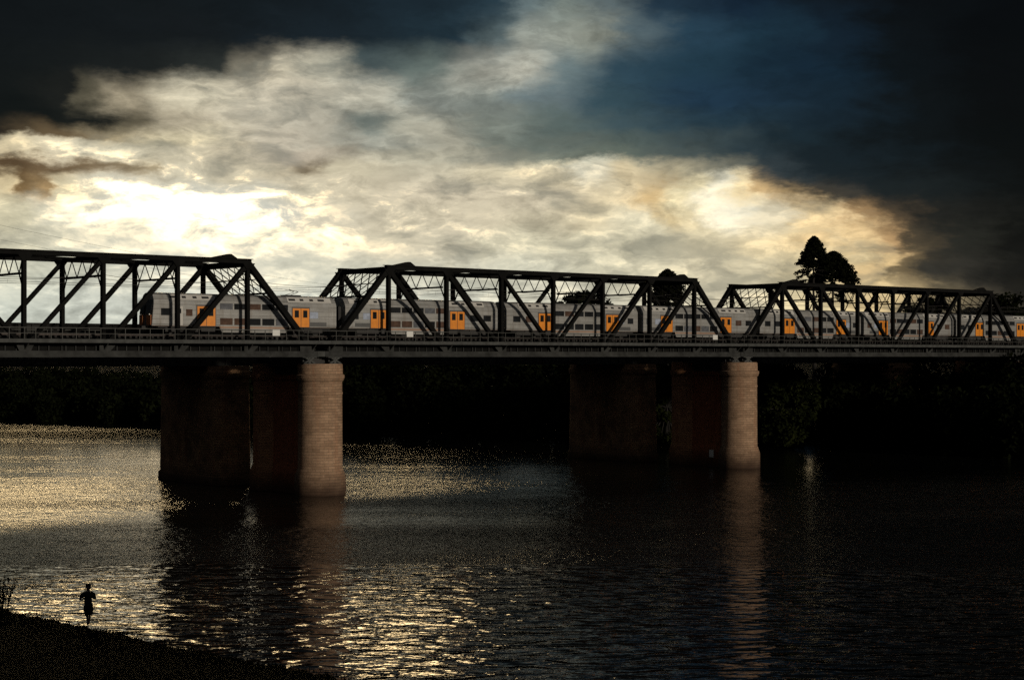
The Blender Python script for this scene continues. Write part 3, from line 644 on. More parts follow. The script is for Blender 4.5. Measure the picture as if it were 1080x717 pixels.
    # portal lattice in the plane of the end posts
    for x0, x1 in ((0.0, PAN), (LSP, 7 * PAN)):
        b = MB()
        def P(t, y): return (x0 + (x1 - x0) * t, y, ZB1 + (ZT - ZB1) * t)
        t0, t1 = 0.66, 0.97
        b.beam(P(t0, 0.3), P(t0, W - 0.3), 0.2, 0.2); b.beam(P(t1, 0.3), P(t1, W - 0.3), 0.3, 0.3)
        b.beam(P((t0 + t1) / 2, 0.3), P((t0 + t1) / 2, W - 0.3), 0.1, 0.1)
        n = 6
        for k in range(n):
            ya = 0.3 + (W - 0.6) * k / n; yb = 0.3 + (W - 0.6) * (k + 1) / n
            tm = (t0 + t1) / 2
            for (a, c) in ((t0, tm), (tm, t1)):
                b.beam(P(a, ya), P(c, yb), 0.09, 0.09); b.beam(P(a, yb), P(c, ya), 0.07, 0.07)
        b.beam(P(t0, 1.6), P(0.47, 0.3), 0.14, 0.14); b.beam(P(t0, W - 1.6), P(0.47, W - 0.3), 0.14, 0.14)
        b.build('portal_frame', st, root)
    # maintenance cap plates over the chord near the hips
    for x in (PAN * 1.32, PAN * 6.72):
        b = MB(); b.prism_y([(x - 2.1, ZT + 0.362), (x + 0.95, ZT + 0.362), (x + 0.25, ZT + 0.80), (x - 0.05, ZT + 0.80)], -0.3, 0.3)
        b.build('cover_plate', st, root)
    # bearings under each end
    for y in (0.0, W):
        for x in (0.75, LSP - 0.75):
            b = MB()
            b.box(x - 0.9, x + 0.9, y - 0.5, y + 0.5, ZB0 - 0.13, ZB0 - 0.055)
            b.box(x - 0.8, x + 0.8, y - 0.55, y + 0.55, 14.2, 14.28)
            b.beam((x - 0.7, y - 0.3, 14.28), (x + 0.5, y - 0.3, 14.87), 0.5, 0.16); b.beam((x + 0.7, y - 0.28, 14.28), (x - 0.5, y - 0.28, 14.87), 0.44, 0.16)
            b.box(x - 0.14, x + 0.14, y - 0.48, y + 0.5, 14.29, 14.86)
            b.box(x - 0.5, x + 0.5, y + 0.1, y + 0.45, 14.285, 14.865)
            b.build('bearing', M['walk'], root)
    return root

span2 = make_span('middle steel truss span between the two sunlit brick piers')
span1 = copy_tree(span2); span1.location = bp_(-0.22 * PAN - LSP)
span1['label'] = 'steel truss span at the left, carrying the front of the train'
lk = MB(); G0 = 0.22 * PAN
for y, sg in ((0.0, -1), (W, 1)):
    ye = y + sg * 1.45
    lk.box(LSP + 0.462, LSP + G0 - 0.462, y - 0.28, y + 0.28, ZB0, ZB1)
    lk.box(LSP + 0.462, LSP + G0 - 0.462, min(ye, ye + sg * 0.08), max(ye, ye + sg * 0.08), ZW, 16.72)
    lk.box(LSP + 0.462, LSP + G0 - 0.462, min(y + sg * .34, ye), max(y + sg * .34, ye), 16.5, 16.62)
    lk.beam((LSP + 0.462, ye + sg * 0.03, 17.8), (LSP + G0 - 0.462, ye + sg * 0.03, 17.8), 0.06, 0.06)
lk.build('joint_link', M['walk'], span1)
span3 = copy_tree(span2); span3.location = bp_(LSP + 0.12 * PAN)
span3['label'] = 'farthest steel truss span in front of the tall conical pines'
S_A = -0.22 * PAN - LSP; S_E = 2 * LSP + 0.12 * PAN

# plate girder approach beyond the last truss
def approach(s0, s1, label):
    root = empty('approach_span', bp_(s0), ANG, label=label, cat='bridge span')
    L = s1 - s0
    for y, sg in ((0.0, -1), (W, 1)):
        b = MB(); b.box(0.2, L, y - 0.2, y + 0.2, 14.6, 16.9)
        x = 0.6
        while x < L: b.box(x - 0.05, x + 0.05, y + sg * 0.202, y + sg * 0.32, 14.62, 16.3); x += 1.2
        b.build('plate_girder', M['girder'], root)
        b = MB(); ye = y + sg * 1.45
        b.box(0.32, L, min(y + sg * .21, ye), max(y + sg * .21, ye), 16.5, 16.62); b.box(0.32, L, min(ye, ye + sg * .08), max(ye, ye + sg * .08), ZW, 16.72); b.build('walkway', M['walk'], root)
        b = MB(); b.beam((0.32, ye, 17.8), (L, ye, 17.8), .06, .06); b.beam((0.32, ye, 17.26), (L, ye, 17.26), .04, .04)
        x = 0.6
        while x < L: b.box(x - .03, x + .03, ye - .03, ye + .03, 16.722, 17.77); x += 1.3
        b.build('handrail', M['rail'], root)
    b = MB(); b.box(0.2, L, 0.21, W - 0.21, 16.4, 17.0); b.build('deck', M['timber'], root)
    for yc in (2.7, 6.7):
        for dy in (-0.7175, 0.7175):
            b = MB(); b.box(0.32, L, yc + dy - 0.035, yc + dy + 0.035, 17.002, 17.27); b.build('rail', M['railsteel'], root)
    return root
approach(S_E + 0.15, S_E + 58, 'plain plate girder span running on into the dark trees at the right edge')
approach(S_A - 40, S_A - 0.15 - 0.2, 'plain plate girder span onto the near bank beyond the left truss')

# ------------------------------------------------------------------ brick piers (lofted, with UVs in metres)
def loft(name, rings, mat, parent, cap=True, smooth=False):
    n = len(rings[0][0]); vs = []; fs = []; uvs = []
    per = [0.0]; o = rings[len(rings) // 2][0]
    for i in range(n): per.append(per[-1] + math.dist(o[i], o[(i + 1) % n]))
    zs = []; acc = 0
    for k, (ol, z) in enumerate(rings):
        if k: acc += math.hypot(z - rings[k - 1][1], math.dist(ol[0], rings[k - 1][0][0]))
        zs.append(acc)
        vs += [(x, y, z) for x, y in ol]
    for k in range(len(rings) - 1):
        for i in range(n):
            j = (i + 1) % n
            fs.append((k * n + i, k * n + j, (k + 1) * n + j, (k + 1) * n + i))
            uvs += [(per[i], zs[k]), (per[i + 1], zs[k]), (per[i + 1], zs[k + 1]), (per[i], zs[k + 1])]
    if cap:
        fs.append(tuple(range((len(rings) - 1) * n, len(rings) * n))); uvs += [rings[-1][0][i] for i in range(n)]
    me = bpy.data.meshes.new(name); me.from_pydata(vs, [], fs)
    ul = me.uv_layers.new(name='UVMap')
    for i, c in enumerate(uvs): ul.data[i].uv = c
    me.materials.append(mat)
    if smooth:
        me.polygons.foreach_set('use_smooth', [True] * len(me.polygons)); me.set_sharp_from_angle(angle=R(35))
    ob = bpy.data.objects.new(name, me); return link(ob, parent)
def circ(r, n=56): return [(r * math.cos(2 * math.pi * k / n), r * math.sin(2 * math.pi * k / n)) for k in range(n)]
def rect(a, b, r=0.0, n=10):
    """stadium/rounded outline, a along x, b along y"""
    if r <= 0: return [(-a, -b), (a, -b), (a, b), (-a, b)]
    pts = []
    for cx, cy, t0 in ((a - r, -b + r, -90), (a - r, b - r, 0), (-a + r, b - r, 90), (-a + r, -b + r, 180)):
        for k in range(n + 1):
            t = R(t0 + 90 * k / n); pts.append((cx + r * math.cos(t), cy + r * math.sin(t)))
    return pts
def make_pier(s, label):
    root = empty('brick_pier', bp_(s, W / 2), ANG, label=label, cat='bridge pier', group='twin column brick piers of the railway bridge')
    prof = [(2.86, -3), (2.80, 1.7), (2.78, 2.0), (2.52, 2.75), (2.44, 2.9), (2.40, 10.85), (2.46, 10.9), (2.46, 11.1), (2.40, 11.15), (2.40, 12.25), (2.55, 12.4), (2.66, 12.75), (2.66, 13.0), (2.47, 13.08), (2.45, 14.1), (2.38, 14.2)]
    for y in (-W / 2, W / 2):
        c = loft('column', [(circ(r), z) for r, z in prof], M['brick'] if y < 0 else M['brickrear'], root, True, True); c.location = (0, y, 0)
    wp = [(1.75, -3), (1.72, 2.1), (1.40, 2.9), (1.34, 12.3), (1.5, 12.5), (1.5, 12.9), (1.3, 13.0)]
    loft('web_wall', [(rect(a, W / 2 - 1.2), z) for a, z in wp], M['brickweb'], root)
    b = MB(); b.box(-1.9, 1.9, -W / 2 + 0.75, W / 2 - 0.75, 13.95, 14.9); b.box(-1.25, 1.25, -W / 2 + 2.0, W / 2 - 2.0, 12.9, 13.95)
    b.build('crosshead', M['under'], root)
    return root
make_pier(-0.11 * PAN, 'large sunlit brick pier nearest the camera, left of centre')
make_pier(LSP + 0.06 * PAN, 'sunlit brick pier right of centre with a small white board')
make_pier(S_E + 0.1, 'brick pier lost in shadow at the right edge')
make_pier(S_A - 0.15, 'brick pier beyond the left edge under the near truss end')

def make_road_pier(s, label, n=24.7):
    root = empty('old_road_pier', bp_(s, n), ANG, label=label, cat='bridge pier', group='old dark masonry piers of the road bridge')
    pr = [(2.75, 7.75, -3), (2.7, 7.7, 0.9), (2.52, 7.5, 1.1), (2.4, 7.3, 12.6)]
    loft('shaft', [(rect(a, b, a * 0.55), z) for a, b, z in pr], M['oldbrick'], root, True, True)
    pr = [(2.5, 7.4, 12.45), (2.62, 7.52, 12.7), (2.62, 7.52, 13.2), (2.45, 7.35, 13.3), (2.45, 7.35, 13.88)]
    loft('coping', [(rect(a, b, a * 0.55), z) for a, b, z in pr], M['oldbrick'], root, True, True)
    return root
make_road_pier(-1.3, 'dark old masonry pier behind the nearest brick pier')
make_road_pier(LSP + 0.2, 'mossy old masonry pier left of the pier with the white board')
make_road_pier(S_E - 6.0, 'old masonry pier in deep shadow under the farthest truss')
make_road_pier(S_A - 1.0, 'old masonry pier outside the left edge of the view')

# road bridge behind: two deep wrought iron girders
rb = empty('road_bridge', bp_(S_A - 45, 25), ANG, label='long dark iron girder road bridge behind the railway trusses', cat='bridge')
RL = (S_E + 58) - (S_A - 45)
for y, sg in ((-5.0, -1), (5.0, 1)):
    b = MB(); b.box(0, RL, y - 0.35, y + 0.35, 14.0, 18.55); b.box(0, RL, y - 0.6, y + 0.6, 18.551, 18.68); b.box(0, RL, y - 0.55, y + 0.55, 13.9, 13.999)
    x = 1.0
    while x < RL:
        b.box(x - 0.06, x + 0.06, y + sg * 0.351, y + sg * 0.5, 14.0, 18.54); x += 1.6
    b.build('box_girder', M['roadgird'], rb)
b = MB(); b.box(0, RL, -4.64, 4.64, 14.3, 14.7); b.build('road_deck', M['concrete'], rb)

# ------------------------------------------------------------------ overhead wires
for y, lab in ((2.7, 'overhead contact wire and messenger wire above the train'), (6.7, 'overhead contact wire and messenger wire above the far track')):
    b = MB(); root_s = S_A - 40; L = S_E + 57 - root_s
    b.tube([(0, y, 22.35), (L, y, 22.35)], 0.022, 5)
    pts = []; x = 0.0
    while x <= L:
        ph = (x % (2 * PAN)) / (2 * PAN); pts.append((x, y, 22.75 + 0.55 * (2 * ph - 1) ** 2)); x += PAN / 4
    b.tube(pts, 0.022, 5)
    for i in range(2, len(pts) - 2, 2): b.tube([pts[i], (pts[i][0], y, 22.36)], 0.010, 4)
    o = b.build('overhead_wire', M['wire']); o.location = bp_(root_s); o.rotation_euler = (0, 0, ANG)
    tag(o, lab, 'overhead wire', 'overhead wires of the two tracks')

# high power lines sagging across the sky behind the bridge, on two poles
def W3(px, py, d): return Vector(((px - 540) / 1750 * d, d, CAMZ + (375 - py) / 1750 * d))
pa = [W3(-70, 222, 260), W3(-70, 238, 262)]; pb = [W3(600, 322, 430), W3(600, 330, 432)]
for k in range(2):
    pts = []
    for i in range(25):
        t = i / 24; p = pa[k].lerp(pb[k], t); p.z -= 4 * 3.2 * t * (1 - t); pts.append(p)
    b = MB(); b.tube(pts, 0.018, 5)
    tag(b.build('power_line', M['wire']), ('upper' if k == 0 else 'lower') + ' thin power line sagging across the pale sky behind the bridge', 'power line', 'power lines behind the bridge')
for p, lab in ((pb, 'wooden power pole hidden among the far bank trees'),):
    r = empty('power_pole', (p[0].x, p[0].y, 0), 0, label=lab, cat='pole')
    b = MB(); b.tube([(0, 0, 0), (0, 0, p[0].z + 0.8)], [0.2, 0.13], 8); b.build('pole', M['bark'], r)
    b = MB(); b.box(-1.1, 1.1, -0.07, 0.07, p[0].z - 0.3, p[0].z - 0.12); b.build('crossarm', M['bark'], r)

# ------------------------------------------------------------------ signs
def rail_sign(s, label, w=0.42):
    r = empty('notice_board', bp_(s, -1.56), ANG, label=label, cat='sign', group='white notice boards on the walkway railing')
    b = MB(); b.box(-w, w, -0.02, 0.0, 17.2, 17.82); b.build('board', M['sign'], r)
    b = MB(); b.box(-0.03, 0.03, 0.002, 0.04, 16.75, 17.7); b.build('bracket', M['rail'], r)
def s_of_px(px, n=-1.5):
    t = (px - 540) / 1750; o = S0 + NV * n
    return (t * o.y - o.x) / (UV_.x - t * UV_.y)
rail_sign(s_of_px(291), 'white notice board on the railing of the left truss span', 0.45)
rail_sign(s_of_px(432), 'white notice board on the railing below the second vertical from the middle span start', 0.45)
rail_sign(s_of_px(754), 'white notice board on the railing near the right end of the middle span', 0.45)
r = empty('gauge_board', bp_(LSP + 0.06 * PAN - 1.82, 3.4), ANG, label='small white board fixed low on the pier right of centre', cat='sign')
b = MB(); b.box(-0.04, 0.0, -0.4, 0.4, 1.3, 2.3); b.build('board', M['sign'], r)
b = MB(); b.box(0.001, 0.5, -0.05, 0.05, 1.1, 2.2); b.build('bracket', M['rail'], r)

# ------------------------------------------------------------------ train
ZR = 17.27
NEARFACE = 1.25
def car_body(L, cab):
    """fluted stainless shell with a dropped double deck well"""
    B = MB(); Wd = 2.9
    dl, dr = 0.28 * L, 0.795 * L
    st = [(0.0 if not cab else 0.0, .9), (dl + 1.6, .9), (dl + 1.9, .28), (dr - 1.9, .28), (dr - 1.6, .9), (L, .9)]
    secs = []
    for x, zb in st:
        sec = [(0.06, zb), (0.0, zb + 0.25), (0.0, 3.30), (0.10, 3.56), (0.46, 4.13), (0.85, 4.30), (1.45, 4.36)]
        sec = sec + [(Wd - y, z) for y, z in reversed(sec[:-1])]
        secs.append((x, sec))
    n = len(secs[0][1]); vs = []; fs = []
    for k, (x, sec) in enumerate(secs):
        for y, z in sec:
            xx = x
            if cab and k == 0: xx = max(0.0, (z - 2.1)) * 0.16 + 0.10 * (abs(y - 1.45) / 1.45) ** 2
            vs.append((xx, y, z))
    for k in range(len(secs) - 1):
        for i in range(n):
            j = (i + 1) % n; fs.append((k * n + i, k * n + j, (k + 1) * n + j, (k + 1) * n + i))
    fs.append(tuple(range(n))); fs.append(tuple(range((len(secs) - 1) * n, len(secs) * n)))
    B.add(vs, fs); return B

wrng = random.Random(4)
LC = 22.75 - 0.8
def make_car(L, cab, name, label):
    root = empty(name, (0, 0, 0), ANG, label=label, cat='train carriage', group='carriages of the double deck train')
    body = car_body(L, cab).build('body', M['silver'], root)
    dl, dr = 0.28 * L, 0.795 * L; Wd = 2.9
    shared = {}
    for side in (0, 1):
        def yb(a, b_):   # a..b proud of the side wall
            return (-b_, -a) if side == 0 else (Wd + a, Wd + b_)
        def part(key, name, mat, x, z, w, h, dep, parent=root, lab=None):
            k = (key, side)
            if k not in shared:
                y0, y1 = yb(0.0, dep)
                bb = MB(); bb.box(-w / 2, w / 2, y0 + (0.003 if side else -0.003) * 0, y1, -h / 2, h / 2)
                o = bb.build(name, mat, parent)
                bv = o.modifiers.new('edge', 'BEVEL'); bv.width = min(0.03, dep * 0.4); bv.segments = 1
                shared[k] = o
            else:
                o = shared[k].copy(); link(o, parent)
            o.location = (x, 0, z)
            if name == 'window' and o.material_slots and mat is M['glass']:
                q = wrng.random()
                o.material_slots[0].link = 'OBJECT'
                o.material_slots[0].material = M['warm'] if q < 0.22 else M['greyblind'] if q < 0.27 else M['glass']
            return o
        for dc in (dl, dr):
            part('df', 'door_frame', M['cabdark'], dc, 2.0, 2.34, 2.24, 0.02)
            for sx in (-0.545, 0.545):
                k = ('leaf', side)
                if k not in shared:
                    y0, y1 = yb(0.022, 0.055); bb = MB(); bb.box(-0.515, 0.515, y0, y1, -1.02, 1.02)
                    o = bb.build('door_leaf', M['orange'], root)
                    y0, y1 = yb(0.056, 0.066); bb = MB(); bb.box(-0.27, 0.27, y0, y1, 0.02, 0.80); bb.build('window', M['glass'], o)
                    shared[k] = o
                else:
                    o = copy_tree(shared[k], root)
                o.location = (dc + sx, 0, 1.96)
        x0, x1 = dl + 1.55, dr - 1.55; nW = 5; pw = (x1 - x0) / nW
        for i in range(nW):
            xc = x0 + pw * (i + 0.5)
            part('wu', 'window', M['glass'], xc, 3.02, pw * 0.90, 0.62, 0.02)
            if 0 < i < nW - 1 or True: part('wl', 'window', M['glass'], xc, 1.43, pw * 0.88, 0.70, 0.02)
        # end saloon windows
        if cab:
            for xc, w_ in ((1.65, 1.1),): part('wc', 'window', M['glass'], xc, 2.35, w_, 0.72, 0.02)
            part('cd', 'cab_door', M['roofpanel'], 3.2, 1.95, 0.8, 2.0, 0.03)
            part('cdw', 'window', M['glass'], 3.2, 2.45, 0.42, 0.5, 0.045)
            part('we', 'window', M['glass'], 4.35, 2.3, 0.75, 0.72, 0.02)
        else:
            for xc in (1.6, 3.6): part('wm', 'window', M['glass'], xc, 2.25, 1.15, 0.7, 0.02)
        part('wm2', 'window', M['blind'], L - 3.05, 2.25, 1.3, 0.72, 0.02)
        if not cab: part('wm3', 'window', M['glass'], L - 1.3, 2.25, 1.0, 0.7, 0.02)
        part('gr', 'grille', M['cabdark'], L - 2.6, 1.28, 2.6, 0.42, 0.015)
    # roof hatch panels with vents on the sloped shoulders
    for xa, xb in ((2.0, dl + 1.2), (dr - 1.6, L - 0.6)):
        for side in (0, 1):
            y0, z0, y1, z1 = 0.10, 3.60, 0.455, 4.165
            if side: y0, y1 = Wd - y0, Wd - y1
            sg = 1 if side else -1
            b = MB()
            nrm = Vector((0, sg * 0.85, 0.53)) * 0.03
            b.add([(xa, y0, z0), (xb, y0, z0), (xb, y1, z1), (xa, y1, z1)] + [(xa, y0 + nrm.y, z0 + nrm.z), (xb, y0 + nrm.y, z0 + nrm.z), (xb, y1 + nrm.y, z1 + nrm.z), (xa, y1 + nrm.y, z1 + nrm.z)],
                  [(0, 1, 2, 3), (4, 7, 6, 5), (0, 4, 5, 1), (1, 5, 6, 2), (2, 6, 7, 3), (3, 7, 4, 0)])
            pnl = b.build('roof_panel', M['roofpanel'], root)
            k = 0; x = xa + 0.6
            while x < xb - 0.5:
                w_ = 0.24 if k % 3 else 0.42
                b = MB(); n2 = nrm * 1.35
                q = lambda xx, t: (xx, y0 + (y1 - y0) * t + n2.y, z0 + (z1 - z0) * t + n2.z)
                b.add([q(x - w_, .3), q(x + w_, .3), q(x + w_, .72), q(x - w_, .72)], [(0, 1, 2, 3)])
                b.build('vent', M['rubber'], pnl); x += 1.25; k += 1
    # running gear
    for xc in (3.6, L - 3.6):
        b = MB(); b.box(xc - 1.9, xc + 1.9, 0.2, 0.42, 0.30, 0.68); b.box(xc - 1.9, xc + 1.9, Wd - 0.42, Wd - 0.2, 0.30, 0.68); b.box(xc - 0.5, xc + 0.5, 0.2, Wd - 0.2, 0.35, 0.88)
        bg = b.build('bogie', M['under'], root)
        for dx in (-1.25, 1.25):
            b = MB(); b.cyl_y(xc + dx, 0.46, 0.46, 0.62, 0.78); b.cyl_y(xc + dx, 0.46, 0.46, Wd - 0.78, Wd - 0.62); b.cyl_y(xc + dx, 0.46, 0.09, 0.78, Wd - 0.78)
            b.build('wheelset', M['under'], bg)
    b = MB(); b.box(0.9, dl + 1.3, 0.3, Wd - 0.3, 0.72, 0.88); b.box(dr - 1.3, L - 0.6, 0.3, Wd - 0.3, 0.72, 0.88); b.box(5.9, dl + 1.2, 0.25, Wd - 0.25, 0.35, 0.719); b.box(0.8, L - 0.5, 1.3, 1.6, 0.70, 0.86)
    b.build('underframe', M['under'], root)
    # gangway at the inner end
    b = MB(); b.box(L + 0.002, L + 0.42, 0.75, Wd - 0.75, 0.95, 3.3); b.build('gangway', M['rubber'], root)
    if cab:
        # cab front
        def fx(z, y, d): return max(0.0, (z - 2.1)) * 0.16 + 0.10 * (abs(y - 1.45) / 1.45) ** 2 - d
        def plate(y0, y1, z0, z1, d, name, mat, parent=root):
            vs = []
            for (y, z) in ((y0, z0), (y1, z0), (y1, z1), (y0, z1)): vs.append((fx(z, y, d), y, z))
            for (y, z) in ((y0, z0), (y1, z0), (y1, z1), (y0, z1)): vs.append((fx(z, y, -0.02), y, z))
            bb = MB(); bb.add(vs, [(0, 1, 2, 3), (7, 6, 5, 4), (0, 4, 5, 1), (1, 5, 6, 2), (2, 6, 7, 3), (3, 7, 4, 0)])
            return bb.build(name, mat, parent)
        cf = plate(0.06, 2.84, 0.92, 3.55, 0.03, 'cab_front', M['cabdark'])
        plate(0.25, 1.25, 2.15, 3.1, 0.05, 'windscreen', M['glass'], cf); plate(1.65, 2.65, 2.15, 3.1, 0.05, 'windscreen', M['glass'], cf)
        plate(0.2, 1.0, 0.98, 2.0, 0.055, 'orange_panel', M['orange_dull'], cf); plate(1.9, 2.7, 0.98, 2.0, 0.055, 'orange_panel', M['orange_dull'], cf)
        for y in (0.42, 2.30): plate(y, y + 0.2, 2.02, 2.14, 0.075, 'headlight', M['light'], cf)
        b = MB(); b.box(-0.45, 0.1, 1.2, 1.7, 0.55, 0.9); b.build('coupler', M['under'], root)
    return root


bounds = [-20.6, 2.84, 26.2, 48.9, 71.6, 94.3, 117.0, 139.7]
cabA = make_car(23.44 - 0.8, True, 'train_carriage', 'leading train carriage with a driving cab at its left end')
cabA.location = bp_(bounds[0], NEARFACE, ZR)
mid = make_car(LC, False, 'train_carriage', 'x')
labs = ['second carriage of the train, between the leading carriage and the middle of the centre truss',
        'third carriage of the train, behind the right half of the centre truss',
        'fourth carriage of the train, above the pier with the small white board',
        'fifth carriage of the train, below the tall conical pines',
        'sixth carriage of the train, in the middle of the farthest truss',
        'seventh carriage of the train, leaving the farthest truss at the right edge']
for k, lab in enumerate(labs):
    c = mid if k == 0 else copy_tree(mid)
    s = bounds[k + 1] + 0.4; flip = (k % 2 == 0)
    if flip:
        c.rotation_euler = (0, 0, ANG + math.pi); c.location = bp_(s + LC, NEARFACE + 2.9, ZR)
    else:
        c.rotation_euler = (0, 0, ANG); c.location = bp_(s, NEARFACE, ZR)
    c['label'] = lab
    for ch in c.children:
        if ch.name.startswith('window') and ch.material_slots and ch.material_slots[0].link == 'OBJECT':
            q = wrng.random(); ch.material_slots[0].material = M['warm'] if q < 0.22 else M['greyblind'] if q < 0.27 else M['glass']
# pantograph on the leading carriage
pr = MB()
for y in (0.75, 2.15):
    pr.beam((17.2, y, 4.45), (18.3, 1.0 if y < 1 else 1.9, 4.8), 0.05, 0.05); pr.beam((18.3, 1.0 if y < 1 else 1.9, 4.8), (17.4, 1.45, 5.05), 0.04, 0.04)
pr.box(17.3, 17.5, 0.7, 2.2, 5.05, 5.075); pr.box(16.6, 18.6, 0.9, 2.0, 4.34, 4.46)
pr.build('pantograph', M['under'], cabA)

# ------------------------------------------------------------------ foliage helpers
def leaf_quads(centers, size, up=0.3, jitter=0.5):
    """one randomly turned leaf-spray quad per centre"""
    n = len(centers)
    a = rng.normal(size=(n, 3)); a /= np.linalg.norm(a, axis=1, keepdims=True)
    b_ = rng.normal(size=(n, 3)); b_ -= a * (a * b_).sum(1, keepdims=True); b_ /= np.linalg.norm(b_, axis=1, keepdims=True)
    s = size * (1 + jitter * (rng.random((n, 1)) - 0.5) * 2)
    c = np.asarray(centers)
    a = a * s; b_ = b_ * s * 0.55
    v = np.stack([c - a, c + b_ * 0.9 - a * 0.1, c + a, c - b_ * 0.9 + a * 0.1], 1).reshape(-1, 3)
    f = np.arange(n * 4).reshape(-1, 4)
    return v, f
def ell_points(c, r, n, shell=0.55):
    d = rng.normal(size=(n, 3)); d /= np.linalg.norm(d, axis=1, keepdims=True)
    t = shell + (1 - shell) * rng.random((n, 1)) ** 0.7
    return np.asarray(c) + d * t * np.asarray(r)

# far bank treeline: reads as one dark mass below the deck
def poly_points(poly, step):
    out = []
    for (x0, y0), (x1, y1) in zip(poly[:-1], poly[1:]):
        L = math.hypot(x1 - x0, y1 - y0); n = max(1, int(L / step))
        for k in range(n):
            t = k / n; out.append((x0 + (x1 - x0) * t, y0 + (y1 - y0) * t, -(y1 - y0) / L, (x1 - x0) / L))
    return out
pts = []
for (x, y, nx_, ny_) in poly_points([(205, 196), (150, 215), (112, 226), (74, 243), (60, 266), (45, 284), (10, 294), (-32, 318), (-75, 357), (-120, 388), (-260, 474)], 3.6):
    # which side is land: test
    for sgn in (1, -1):
        if not inside(np.array([x + sgn * nx_ * 6]), np.array([y + sgn * ny_ * 6]), NEAR + FAR)[0]:
            ix, iy = sgn * nx_, sgn * ny_
    for row in range(3):
        off = 2.0 + row * 7 + random.uniform(-1.5, 2); jx, jy = random.uniform(-2, 2), random.uniform(-2, 2)
        cx, cy = x + ix * off + jx, y + iy * off + jy
        gz = float(height(np.array([cx]), np.array([cy]))[0])
        top = (8.5 if x < -60 else 12.5 if x > 55 else 14.0) * (0.72 + 0.14 * row) + random.uniform(-1.5, 1.2) - gz * 0.3
        rr = random.uniform(3.0, 4.6)
        hh = max(3.0, top)
        pts.append(ell_points((cx, cy, gz + hh * 0.52), (rr, rr, hh * 0.56), 900, 0.35))
        if row == 0:
            pts.append(ell_points((cx - ix * 1.0, cy - iy * 1.0, gz + 1.2), (2.6, 2.6, 1.8), 110, 0.4))
v, f = leaf_quads(np.concatenate(pts), 0.46)
tl = mesh_np('treeline', v, f, M['leaf'])
tag(tl, 'dark mass of riverside trees along the far bank under the bridge', None, None, 'stuff')

def trunk_mesh(h, r0, r1, lean=0.3):
    b = MB(); pts_ = [(lean * math.sin(i * 0.9) * 0.3, lean * math.cos(i * 1.1) * 0.3, h * i / 7) for i in range(8)]
    b.tube(pts_, [r0 + (r1 - r0) * i / 7 for i in range(8)], 9); return b

def bunya(loc, h, rad, crown0, label, seed, ka=1.05, kp=0.72):
    """dome topped pine: whorls of drooping limbs carrying tufts at their ends"""
    random.seed(seed)
    root = empty('bunya_pine', loc, 0, label=label, cat='tree', group='tall pines behind the farthest truss')
    trunk_mesh(h * 0.97, 0.5, 0.10).build('trunk', M['bark'], root)
    P = []; LB = MB(); d = 0.1; dmax = h - crown0
    while d < dmax:
        z = h - d; q0 = d / dmax
        rr = min(rad, ka * d ** kp)
        if q0 > 0.68: rr *= 1 - 0.45 * (q0 - 0.68) / 0.32
        nb = max(5, int(5 + 3.2 * rr)); off = random.uniform(0, 6.28)
        for k in range(nb):
            if q0 > 0.60 and random.random() < 0.66: continue
            if 0.3 < q0 <= 0.60 and random.random() < 0.16: continue
            a = off + 6.283 * k / nb + random.uniform(-0.25, 0.25); L = rr * random.uniform(0.84, 1.10)
            dr = -0.22 * L
            e = (math.cos(a) * L, math.sin(a) * L, z + dr)
            LB.tube([(0, 0, z + 0.1), (e[0] * 0.5, e[1] * 0.5, z + dr * 0.3), e], [0.08, 0.055, 0.03], 4)
            for q in ((0.4, 0.62, 0.82, 1.0) if q0 < 0.45 else (0.62, 0.82, 1.0) if q0 < 0.6 else (0.8, 1.0)):
                sz = min(0.25 + 0.5 * d, 0.34 + 0.30 * q)
                P.append(ell_points((e[0] * q, e[1] * q, z + dr * q * q), (sz, sz, sz * 0.6), 30, 0.2))
        d += min(0.62, 0.25 + 0.2 * d) if q0 < 0.62 else 0.95
    c = np.concatenate(P); v, f = leaf_quads(c, 0.24)
    cr = mesh_np('crown', v, f, M['leafpine'], root)
    LB.build('limb_whorl', M['bark'], cr)
    return root
def at(px, d): return ((px - 540) / 1750 * d, d)
bx, by = at(858.5, 330); bunya((bx, by, 5.5), 33.2, 3.9, 23.6, 'taller pointed pine standing above the farthest truss', 3)
bx, by = at(879, 334); bunya((bx, by, 5.5), 30.5, 4.6, 21.0, 'shorter rounded pine right beside the taller pointed one', 5, 2.0, 0.58)
bx, by = at(704, 325); bunya((bx, by, 5.0), 26.9, 2.8, 14.0, 'narrow round topped pine behind the right end of the middle truss', 9, 1.7, 0.6)

def broad_tree(loc, h, rx, ch, n, label, seed, mat='leaf', group='broad trees on the far bank'):
    random.seed(seed)
    root = empty('broad_tree', loc, 0, label=label, cat='tree', group=group)
    trunk_mesh(h * 0.75, 0.4, 0.14).build('trunk', M['bark'], root)
    P = []; LB = MB()
    for k in range(n):
        a = random.uniform(0, 6.28); q = random.random() ** 0.5; zz = random.uniform(-1, 1)
        s = math.sqrt(max(0.0, 1 - zz * zz))
        c = (math.cos(a) * rx * q * (0.35 + 0.65 * s), math.sin(a) * rx * q * (0.35 + 0.65 * s), h - ch * (0.5 - 0.42 * zz))
        r = random.uniform(0.75, 1.35) * rx * 0.27
        P.append(ell_points(c, (r, r, r * 0.7), 95, 0.25))
        LB.tube([(0, 0, h * 0.45), (c[0] * 0.5, c[1] * 0.5, h * 0.5 + (c[2] - h * 0.5) * 0.6), c], [0.13, 0.09, 0.03], 4)
    v, f = leaf_quads(np.concatenate(P), 0.34)
    cr = mesh_np('crown', v, f, M[mat], root); LB.build('limbs', M['bark'], cr).name = 'limb'
    return root
